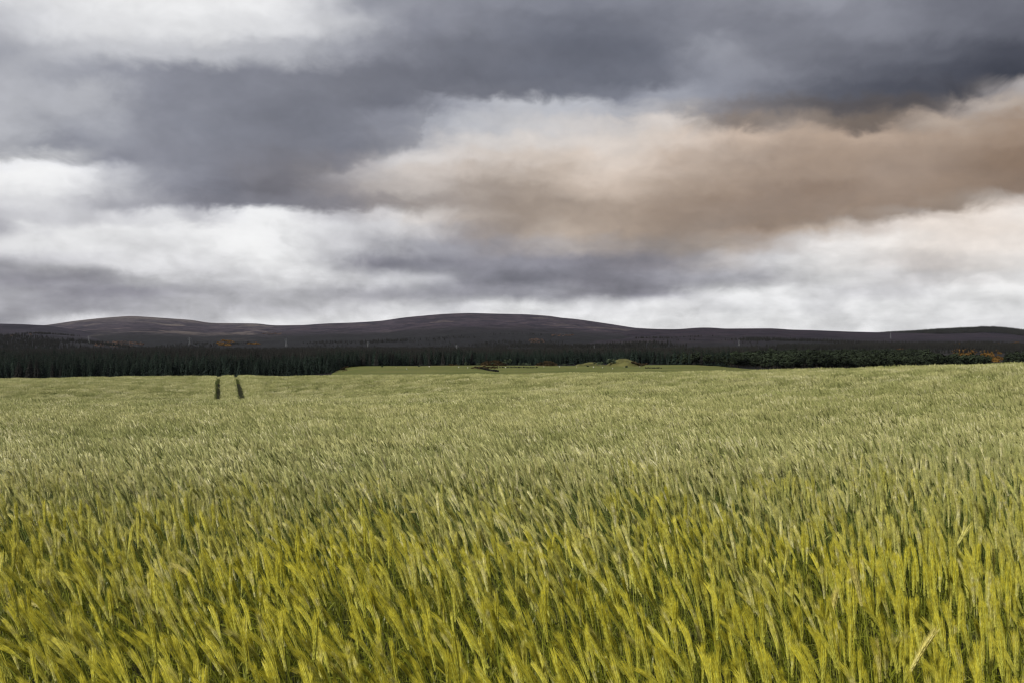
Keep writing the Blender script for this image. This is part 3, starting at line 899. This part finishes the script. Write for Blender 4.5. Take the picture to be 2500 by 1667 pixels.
# ================================================================= trees, scrub, pylons, sheep
M_CONIF = plain('conifer_needles', (0.0115, 0.0180, 0.0135), 0.9, 0.45, 0.03, 0.05)
M_LARCH = plain('dull_conifer_needles', (0.0165, 0.0165, 0.0145), 0.9, 0.45, 0.03, 0.05)
M_BROAD = plain('broadleaf_foliage', (0.0175, 0.0235, 0.0135), 0.9, 0.5, 0.04, 0.05)
M_BUSH = plain('bush_foliage', (0.045, 0.060, 0.034), 0.9, 0.5, 0.2, 0.1)
M_BARK = plain('bark', (0.05, 0.042, 0.036), 0.95, 0.4, 1.0, 0.1)
M_GORSE = plain('gorse_flowers', (0.12, 0.064, 0.013), 0.9, 0.5, 0.08, 0.1)
M_BRACK = plain('dead_bracken', (0.044, 0.031, 0.014), 0.95, 0.5, 0.1, 0.1)
M_TAN = plain('pale_dry_grass', (0.105, 0.068, 0.050), 0.95, 0.4, 0.03, 0.1)
M_STEEL = plain('galvanised_steel', (0.20, 0.21, 0.22), 0.6, 0.1, 0.5, 0.4)
M_WOOL = plain('sheep_wool', (0.55, 0.52, 0.45), 0.95, 0.12, 3.0, 0.1)
M_HEAD = plain('sheep_face', (0.10, 0.09, 0.08), 0.9, 0.2, 3.0, 0.1)

def conifer_parts(r, H):
    tr, cr = MB(), MB()
    tr.tube([(0, 0, -.6), (r.uniform(-.1, .1), 0, H * .5), (0, 0, H * .97)], [H * .016, H * .010, .02], 5)
    Rm = H * r.uniform(.15, .2)
    n = 16
    for i in range(n):
        t = (i + r.uniform(-.3, .3)) / n
        z = H * (.10 + .88 * t)
        rad = Rm * (1 - t) ** .75 * r.uniform(.8, 1.15) + .12
        m = 7 if t < .7 else 5
        p0 = r.uniform(0, 6.28)
        for k in range(m):
            a = p0 + 6.283 * k / m + r.uniform(-.3, .3)
            rr = rad * r.uniform(.65, 1.2)
            h = np.array([math.cos(a), math.sin(a), 0]); sd_ = np.array([-h[1], h[0], 0])
            w = rr * r.uniform(.45, .7)
            b0 = np.array([0, 0, z + rr * .35]); tip = h * rr + np.array([0, 0, z - rr * r.uniform(.1, .5)])
            mid = h * rr * .6 + np.array([0, 0, z + rr * .1])
            cr.add([b0, mid + sd_ * w * .5 - (0, 0, rr * .22), tip, mid - sd_ * w * .5 - (0, 0, rr * .22), mid + (0, 0, rr * .14)],
                   [(0, 1, 4), (1, 2, 4), (2, 3, 4), (3, 0, 4)])
    return tr, cr

def broad_parts(r, H, spread=.42, bush=False):
    tr, cr = MB(), MB()
    if not bush:
        tr.tube([(0, 0, -.5), (.1, 0, H * .3), (r.uniform(-.5, .5), 0, H * .55)], [H * .028, H * .02, H * .012], 6)
    lobes = []
    for k in range(9 if not bush else 6):
        a = r.uniform(0, 6.28); q = r.uniform(.2, .62) * H * spread
        zc = H * (r.uniform(.42, .80) if not bush else r.uniform(.25, .6))
        lobes.append((q * math.cos(a), q * math.sin(a), zc, H * r.uniform(.15, .24) * (1.25 if bush else 1)))
        if not bush:
            tr.tube([(0, 0, H * .3), (q * .5 * math.cos(a), q * .5 * math.sin(a), H * .3 + (zc - H * .3) * .6), (q * math.cos(a), q * math.sin(a), zc)], [H * .012, H * .008, H * .003], 4)
        else:
            tr.tube([(0, 0, -.1), (q * math.cos(a), q * math.sin(a), zc)], [H * .02, H * .006], 4)
    for lx, ly, lz, lr in lobes:
        for j in range(42):
            v = np.array([r.gauss(0, 1), r.gauss(0, 1), r.gauss(0, 1) * .85]); v /= np.linalg.norm(v) + 1e-6
            p = np.array([lx, ly, lz]) + v * lr * r.uniform(.55, 1.12)
            nrm = v + np.array([r.gauss(0, .5), r.gauss(0, .5), r.gauss(0, .5)]); nrm /= np.linalg.norm(nrm)
            a = np.cross(nrm, (.3, .2, .93)); a /= np.linalg.norm(a) + 1e-6; b = np.cross(nrm, a)
            s_ = lr * r.uniform(.22, .42)
            cr.add([p - a * s_ - b * s_ * .4, p + b * s_ * -.8 + nrm * s_ * .15, p + a * s_ - b * s_ * .2, p + a * s_ * .5 + b * s_ * .7, p - a * s_ * .6 + b * s_ * .6], [(0, 1, 2, 3, 4)])
    return tr, cr

tr_rng = random.Random(99)
TREELIB = bpy.data.collections.new('tree_stock')
def tree_stock(parts, crown_mat):
    tr, cr = parts
    mb = MB(); mb.merge(tr, 0); mb.merge(cr, 1)
    o = bpy.data.objects.new('tree_stock_%03d' % len(TREELIB.objects), mb.mesh('tree', [M_BARK, crown_mat]))
    TREELIB.objects.link(o)
    return len(TREELIB.objects) - 1, tr.mesh('trunk', [M_BARK]), cr.mesh('crown', [crown_mat])
CON = [tree_stock(conifer_parts(tr_rng, tr_rng.uniform(11, 15.5)), M_CONIF) for k in range(6)]
LAR = [tree_stock(conifer_parts(tr_rng, tr_rng.uniform(12.5, 17)), M_LARCH) for k in range(4)]
BRO = [tree_stock(broad_parts(tr_rng, tr_rng.uniform(9, 13), tr_rng.uniform(.45, .6)), M_BROAD) for k in range(6)]

HZ = [h[1] for h in HILLS]
MOUNDS = []
def terrain(x, y):
    z = valley(x, y)
    for h in HZ: z = np.maximum(z, h(x, y))
    for f in MOUNDS: z = np.maximum(z, f(x, y))
    return z
def surf(px, py, y0=300, y1=7000):
    """where the line of sight through this spot of the landscape meets the ground"""
    ys = np.geomspace(y0, y1, 900); xs = (px - HX) / F * ys
    row = HY - (terrain(xs, ys) - ZC) / ys * F
    k = np.where(row <= py)[0]
    y = ys[k[0]] if len(k) else ys[np.argmin(row)]
    x = (px - HX) / F * y
    return x, y, float(terrain(np.array([x]), np.array([y]))[0])

def mound(name, label, px, py, wpx, hpx, mat, seed, bias=0.0):
    """a knoll: half width wpx and height hpx as seen from the field"""
    x0, y0, z0 = surf(px, py)
    w = wpx / F * y0; h = hpx / F * y0; dep = w * .8
    def f(x, y):
        q = np.hypot((x - x0 - bias * w) / w, (y - y0 - dep) / dep) + (fbm(np.asarray(x) / (w * .4), np.asarray(y) / (w * .4), seed, 3) - .5) * .35
        return np.where(q < 1.25, valley(x, y) - .5 + (h + .5) * np.cos(np.clip(q, 0, 1) * math.pi / 2) ** 1.2, -1e4)
    ths = np.linspace(0, 2 * math.pi, 49); rs = np.linspace(0, 1.2, 20)
    X = x0 + bias * w + np.outer(rs, np.cos(ths)) * w; Y = y0 + dep + np.outer(rs, np.sin(ths)) * dep
    ob = grid_mesh(name, X, Y, f(X, Y), mat)
    tag(ob, label, None, None, 'structure')
    MOUNDS.append(f)
M_KNOLL = plain('knoll_grass', (0.070, 0.068, 0.024), 1, .45, .12, .1)
mound('grassy_mound', 'small rounded grassy knoll at the back of the pasture', 1530, 894, 50, 19, M_KNOLL, 3)
mound('bracken_bank', 'rusty bracken covered bank behind the pasture left of the largest bush', 1206, 893, 38, 11, M_BRACK, 5)
mound('bracken_bank', 'rusty bracken covered bank behind the pasture right of the largest bush', 1337, 893, 34, 10, M_BRACK, 7)
mound('grassy_mound', 'low grassy rise between the bushes and the knoll', 1445, 893, 45, 9, M_KNOLL, 9)

front_px = [-900, 90, 120, 812, 830, 1000, 1200, 1600, 1700, 1780, 1900, 2600, 3400]
front_y = [545, 550, 600, 605, 690, 800, 830, 830, 770, 640, 600, 590, 590]
def scatter_wood(y0, y1, dens, px0=-500, px1=3000):
    n = int(dens * 0.5 * (px1 - px0) / F * (y1 * y1 - y0 * y0))
    y = np.sqrt(rng.uniform(y0 * y0, y1 * y1, n)); px = rng.uniform(px0, px1, n)
    return (px - HX) / F * y, y, px

con_p, bro_p = [], []
def keep_points(x, y, px, ok, store): store.append(np.stack([x[ok], y[ok], px[ok]], 1))
x, y, px = scatter_wood(540, 1000, 1 / 26.0)
fy = np.interp(px, front_px, front_y)
cl = fbm(x / 90, y / 90, 3, 3)
keep_points(x, y, px, (y > fy) & (px < 1780) & ((cl > .28) | (y < fy + 60)), con_p)
keep_points(x, y, px, (y > fy) & (px > 1640) & (cl > .30) & ~((px > 2295) & (px < 2412) & (y > 745)) & ~((px >= 2412) & (px < 2462)) & (rng.random(len(x)) < .42), bro_p)
x, y, px = scatter_wood(1000, 1850, 1 / 38.0)
cl = fbm(x / 150, y / 110, 4, 3)
lim = np.interp(px, [-500, 300, 900, 1300, 1700, 2000], [1600, 1750, 1600, 1550, 1650, 1700]) + (fbm(x / 70, y / 300, 14, 3) - .5) * 420
keep_points(x, y, px, (y < lim) & (cl > .38) & (px < 1850), con_p)
keep_points(x, y, px, (px > 1600) & (cl > .38) & (y < 1400) & ~((px > 2270) & (px < 2500)) & (rng.random(len(x)) < .6), bro_p)
x, y, px = scatter_wood(1450, 2050, 1 / 45.0, 1900, 3000)
keep_points(x, y, px, (y > np.interp(px, [1900, 2500], [1900, 1700])), con_p)
x, y, px = scatter_wood(1500, 2750, 1 / 95.0)
keep_points(x, y, px, fbm(x / 260, y / 200, 8, 4) + rng.uniform(-.1, .1, len(x)) > .49 + (y - 1500) / 9000, con_p)
x, y, px = scatter_wood(3650, 4720, 1 / 55.0, 2130, 2800)
keep_points(x, y, px, y > np.interp(px, [2130, 2250, 2500], [4500, 4150, 3900]), con_p)
con_p = np.concatenate(con_p); bro_p = np.concatenate(bro_p)

def plant_wood(P_, stock, name, label, n_solo, solo_name, solo_label, group):
    z = terrain(P_[:, 0], P_[:, 1]) - .3
    fr = np.interp(P_[:, 2], front_px, front_y)
    inview = (P_[:, 2] > 5) & (P_[:, 2] < 2495)
    score = np.where(inview, P_[:, 1] - fr, 1e6) + np.where(fr > 700, 40, 0)
    order = np.argsort(score)[:n_solo]
    idx = np.array([stock[tr_rng.randrange(len(stock))][0] for _ in range(len(P_))])
    if name == 'conifer_plantation':
        dull = (fbm(P_[:, 0] / 120, P_[:, 1] / 120, 66, 3) + np.interp(P_[:, 1], [650, 1000, 1500], [-.14, 0, .2]) + np.where((P_[:, 2] > 900) & (P_[:, 2] < 2600), .10, 0) + rng.uniform(-.12, .12, len(P_))) > .5
        idx = np.array([(LAR if d else CON)[tr_rng.randrange(4)][0] for d in dull])
    rz = rng.uniform(0, 6.28, len(P_)); sc = rng.normal(1, .17, len(P_)).clip(.55, 1.45) * np.interp(P_[:, 1], [900, 1300, 2000, 2700, 3600, 4000], [.97, .85, .65, .5, .7, .9]) * np.where(P_[:, 1] > 3300, np.interp(P_[:, 2], [2130, 2300], [.25, 1]), 1)
    m = np.ones(len(P_), bool); m[order] = False
    r3 = np.zeros((len(P_), 3)); r3[:, 2] = rz
    ob = instancer(name, np.stack([P_[:, 0], P_[:, 1], z], 1)[m], idx[m], r3[m], np.repeat(sc[m][:, None], 3, 1), TREELIB)
    tag(ob, label, 'wood', None, 'stuff')
    look = {q[0]: q for q in CON + LAR + BRO}
    for i in order:
        q = look[int(idx[i])]
        o = empty(solo_name, (P_[i, 0], P_[i, 1], z[i]), rz[i], sc[i])
        side = ''
        tag(o, solo_label, 'tree', group)
        link(bpy.data.objects.new('trunk', q[1]), o); link(bpy.data.objects.new('crown', q[2]), o)
plant_wood(con_p, CON, 'conifer_plantation', 'dark conifer plantation covering the lower slopes behind the field', 280, 'conifer_tree',
           'dark conifer in the front rows of the plantation behind the field', 'conifers along the front of the plantation')
plant_wood(bro_p, BRO, 'broadleaf_wood', 'dark rounded broadleaf wood on the lower slope at the right', 180, 'broadleaf_tree',
           'dark round-crowned tree along the front of the broadleaf wood on the right', 'trees along the front of the broadleaf wood')

# clumps of gorse, bracken and dry grass on the slopes: too many to count
SCRUB = bpy.data.collections.new('scrub_stock')
def scrub_stock(mat, H, seed):
    r = random.Random(seed)
    cr = MB()
    for j in range(60):
        a = r.uniform(0, 6.283); q = math.sqrt(r.random()) * H * 1.1
        p = np.array([q * math.cos(a), q * math.sin(a), H * (1 - (q / (H * 1.2)) ** 2) * r.uniform(.5, 1.0)])
        n_ = np.array([r.gauss(0, .6), r.gauss(0, .6), .7]); n_ /= np.linalg.norm(n_)
        u_ = np.cross(n_, (1, .2, .1)); u_ /= np.linalg.norm(u_); v_ = np.cross(n_, u_); s_ = H * r.uniform(.16, .3)
        cr.add([p - u_ * s_, p - v_ * s_, p + u_ * s_ + n_ * s_ * .4, p + v_ * s_], [(0, 1, 2, 3)])
    o = bpy.data.objects.new('scrub_stock_%03d' % len(SCRUB.objects), cr.mesh('scrub', [mat]))
    SCRUB.objects.link(o)
    return len(SCRUB.objects) - 1
SG = [scrub_stock(M_GORSE, 2.0, 1), scrub_stock(M_GORSE, 2.6, 2)]
SB = [scrub_stock(M_BRACK, 1.5, 3), scrub_stock(M_BRACK, 1.1, 4)]
ST = [scrub_stock(M_TAN, 1.2, 5), scrub_stock(M_TAN, 1.5, 6)]
def scrub(name, label, cat, areas, stock):
    co, ix = [], []
    r = random.Random(len(areas) * 31 + 5)
    for x0, x1, y0, y1, n in areas:
        for k in range(n):
            u, v = r.uniform(-1, 1), r.uniform(-1, 1)
            if u * u + v * v > 1 or vnoise(np.array([u * 3 + x0]), np.array([v * 2.0 + y0]), 5)[0] < .33: continue
            co.append(surf((x0 + x1) / 2 + u * (x1 - x0) / 2, (y0 + y1) / 2 + v * (y1 - y0) / 2)); ix.append(r.choice(stock))
    co = np.array(co); n = len(co)
    r3 = np.zeros((n, 3)); r3[:, 2] = rng.uniform(0, 6.28, n)
    sc = rng.uniform(.7, 1.4, n) * np.clip(co[:, 1] / 1500, .8, 2.2)
    o = instancer(name, co, ix, r3, np.repeat(sc[:, None], 3, 1), SCRUB)
    tag(o, label, cat, None, 'stuff')
scrub('gorse', 'orange flowering gorse scrub spread over the dark slopes', 'gorse',
      [(2176,2204,848,854,40),(2272,2294,845,848,24),(2298,2382,841,849,130),(2326,2384,850,869,190),(2392,2442,854,871,150),(2412,2452,871,884,120),
       (2426,2444,841,846,26),(2470,2494,837,846,40),(528,572,832,846,120),(608,636,838,842,30)], SG)
scrub('bracken', 'rusty dead bracken along the banks behind the pasture', 'bracken',
      [(1088,1124,887,893,90),(1172,1242,881,894,260),(1306,1366,882,894,180),(1540,1582,884,893,90),(820,850,894,906,40),(1150,1215,896,901,60)], SB)
scrub('dry_grass', 'pale patches of dry grass and bare ground on the moor', 'grass',
      [(222,352,834,847,330),(1290,1330,828,838,100),(20,48,818,826,40),(70,82,816,820,20),(1345,1400,817,822,60),(640,700,814,818,40)], ST)

# bushes and small trees on the pasture
def bush(px, py, w, h, seed, label, cat='bush', name='bush'):
    x, y, z = surf(px, py)
    H = h / F * y; W_ = w / F * y
    r = random.Random(seed)
    tr, cr = broad_parts(r, H, W_ / H * .62 if H else .5, True)
    o = empty(name, (x, y, z - .15))
    tag(o, label, cat, 'bushes at the back of the pasture')
    cr.obj('crown', M_BUSH, o); tr.obj('trunk', M_BARK, o)
for k, (px, py, w, h, lb) in enumerate([
    (1240, 891, 34, 20, 'largest dark round bush between the rusty bracken banks'),
    (1284, 892, 46, 11, 'low wide dark bush right of the largest bush'),
    (1140, 891.5, 20, 11, 'dark bush left of the rusty bracken bank'),
    (1170, 891.5, 14, 8, 'small bush just left of the rusty bracken bank'),
    (1205, 892, 12, 8, 'small bush in front of the rusty bracken bank'),
    (1376, 892, 22, 7, 'low dark bush midway between the right bracken bank and the knoll'),
    (1434, 895, 7, 6, 'tiny dark bush alone on the open pasture left of the knoll'),
    (1462, 893, 36, 13, 'broad dark bush just left of the grassy knoll'),
    (1492, 889, 22, 18, 'taller bush at the left foot of the grassy knoll'),
    (1530, 897, 8, 8, 'tiny bush in front of the grassy knoll'),
    (933, 896, 5, 6, 'tiny thorn bush at the left part of the pasture edge'),
    (1023, 895, 6, 6, 'tiny thorn bush at the pasture edge below the dark wood'),
    (1190, 897, 6, 5, 'tiny bush at the hedge end on the pasture')]):
    bush(px, py, w, h, 500 + k, lb)

# low hedge lines on the pasture
def hedge(p0, p1, hh, label, seed):
    r = random.Random(seed)
    a, b = np.array(surf(*p0)), np.array(surf(*p1))
    n = max(8, int(np.linalg.norm(b - a) / 1.2))
    mb = MB()
    for i in range(n + 1):
        q = a + (b - a) * i / n
        z = float(terrain(np.array([q[0]]), np.array([q[1]]))[0])
        for j in range(7):
            p = np.array([q[0] + r.uniform(-.7, .7), q[1] + r.uniform(-.7, .7), z + r.uniform(.1, hh)])
            n_ = np.array([r.gauss(0, 1), r.gauss(0, 1), r.gauss(0, .7)]); n_ /= np.linalg.norm(n_)
            u_ = np.cross(n_, (.2, .1, 1)); u_ /= np.linalg.norm(u_) + 1e-6; v_ = np.cross(n_, u_); s_ = r.uniform(.25, .5)
            mb.add([p - u_ * s_, p - v_ * s_, p + u_ * s_, p + v_ * s_], [(0, 1, 2, 3)])
    o = mb.obj('hedge', M_LARCH)
    tag(o, label, 'hedge', 'hedges crossing the pasture')
hedge((1200, 897.5), (1312, 898.5), 1.1, 'long low dark hedge running across the middle of the pasture', 1)
hedge((1163, 898), (1215, 908), 1.2, 'short ragged hedge slanting down the pasture to the barley edge', 2)
hedge((1577, 899.5), (1612, 899.5), .8, 'short low hedge at the right end of the pasture', 3)

# sheep
def sheep_mesh(r):
    body, face = MB(), MB()
    ring = []
    spec = [(-.52, .62, .05, .05), (-.48, .62, .17, .18), (-.30, .60, .235, .25), (0, .58, .25, .265), (.28, .60, .23, .25), (.44, .66, .16, .18), (.54, .74, .10, .12)]
    for x, z, ry, rz_ in spec:
        ring.append([(x, ry * math.cos(t), z + rz_ * math.sin(t)) for t in np.linspace(0, 2 * math.pi, 10, endpoint=False)])
    vs = [p for rg in ring for p in rg]
    fs = [(i * 10 + k, i * 10 + (k + 1) % 10, (i + 1) * 10 + (k + 1) % 10, (i + 1) * 10 + k) for i in range(len(ring) - 1) for k in range(10)]
    body.add(vs, fs)
    for lx in (-.33, .3):
        for ly in (-.13, .13):
            body.tube([(lx, ly, .48), (lx + .02, ly, .24), (lx, ly, 0)], [.07, .045, .035], 5)
    face.tube([(.50, 0, .74), (.58, 0, .62), (.64, 0, .40), (.66, 0, .30)], [.09, .085, .065, .03], 7)
    for s_ in (-1, 1): face.tube([(.56, .06 * s_, .68), (.54, .17 * s_, .66)], [.035, .01], 4)
    return body.mesh('body', [M_WOOL], True), face.mesh('head', [M_HEAD], True)
SB_, SH_ = sheep_mesh(rnd)
SHEEP = [(1449, 898, 'brightest white sheep on the open pasture left of the knoll'), (1366, 896.6, 'white sheep grazing near the low bush left of centre on the pasture'),
         (1562, 896.4, 'white sheep grazing right of the grassy knoll'), (1524, 896.6, 'white sheep in front of the grassy knoll'),
         (1471, 898.4, 'white sheep grazing just right of the brightest sheep'), (1408, 897, 'white sheep midway along the open pasture'),
         (1328, 896.4, 'white sheep beside the right end of the long hedge'), (1234, 898.4, 'white sheep standing at the long hedge'),
         (993, 902, 'white sheep on the left half of the pasture, nearest the barley'), (1120, 897.5, 'white sheep grazing left of the slanting hedge'),
         (1142, 899, 'white sheep close to the top of the slanting hedge'), (967, 898, 'leftmost white sheep of the pasture'), (1496, 901, 'white sheep low on the pasture near the barley, below the knoll'),
         (1048, 896, 'white sheep near the wood on the left half of the pasture')]
for k, (px, py, lb) in enumerate(SHEEP):
    x, y, z = surf(px, py)
    o = empty('sheep', (x, y, z + .12), rnd.uniform(0, 6.28), 1.2 if k == 0 else .95)
    tag(o, lb, 'sheep', 'sheep grazing on the pasture')
    link(bpy.data.objects.new('body', SB_), o); link(bpy.data.objects.new('head', SH_), o)

# pylons
def pylon(px, py, hpx, label):
    x, y, z = surf(px, py)
    H = hpx / F * y; k = H / 40.0
    o = empty('pylon', (x, y, z - .3), rnd.uniform(.2, .7), k)
    tag(o, label, 'pylon', 'power line pylons along the hill foot')
    tw = .28
    def half(h): return 4.0 - 3.1 * min(1, h / 26) if h < 26 else .9 - .7 * (h - 26) / 14
    body = MB()
    for sx in (-1, 1):
        for sy in (-1, 1):
            body.tube([(sx * half(h), sy * half(h), h) for h in (0, 13, 26, 40)], [tw, tw * .9, tw * .8, tw * .5], 4)
    lv = [0, 6, 11, 15.5, 19.5, 23, 26, 29, 32, 35, 38]
    br = MB()
    for h0, h1 in zip(lv, lv[1:]):
        a, b = half(h0), half(h1)
        for q in ((1, 0), (0, 1)):
            for s_ in (-1, 1):
                for d in (-1, 1):
                    p = (s_ * a, d * a, h0) if q[0] else (d * a, s_ * a, h0)
                    e_ = (s_ * b, -d * b, h1) if q[0] else (-d * b, s_ * b, h1)
                    br.tube([p, e_], [.12, .12], 3)
    body.obj('tower_legs', M_STEEL, o); br.obj('lattice', M_STEEL, o)
    for h, w in ((26.5, 6.5), (31.5, 8.5), (36.5, 6.0)):
        m = MB()
        for s_ in (-1, 1):
            for d in (-.7, .7):
                m.tube([(0, d, h), (s_ * w, 0, h + .2)], [.2, .12], 4)
                m.tube([(0, d, h + 1.8), (s_ * w, 0, h + .2)], [.16, .1], 4)
        ca = m.obj('cross_arm', M_STEEL, o)
        for s_ in (-1, 1):
            i_ = MB(); i_.tube([(s_ * w, 0, h + .1), (s_ * w, 0, h - 2.2)], [.22, .22], 5, cap=True)
            i_.obj('insulator', M_STEEL, ca)
for px, py, hp, lb in [(217, 838, 18, 'leftmost lattice pylon below the heather shoulder'), (463, 842, 19, 'lattice pylon left of the orange gorse patch under the rounded hill'),
                       (699, 847, 21, 'lattice pylon right of the orange gorse patch at the forest edge'), (898, 853, 20, 'lattice pylon below the left flank of the middle hill'),
                       (1115, 861, 20, 'lattice pylon standing in the dark wood below the middle summit'), (1451, 856, 14, 'lattice pylon in the wood above the grassy knoll'),
                       (1804, 844, 15, 'lattice pylon on the heather ridge right of the middle hill'), (2174, 827, 14, 'rightmost lattice pylon below the wooded hill')]:
    pylon(px, py, hp, lb)


# ================================================================= thin haze over the valley
hb = MB(); hb.box((-11200, -11200, -40), (11200, 11200, 560))
hm, N, out = material('haze_air')
pv = N.new('ShaderNodeVolumePrincipled')
pv.inputs['Color'].default_value = (0.80, 0.86, 1.0, 1)
pv.inputs['Density'].default_value = 0.9e-5
pv.inputs['Anisotropy'].default_value = 0.3
N.l.new(pv.outputs[0], out.inputs['Volume'])
ho = hb.obj('haze', hm)
tag(ho, 'faint haze in the air over field and valley', None, None, 'stuff')
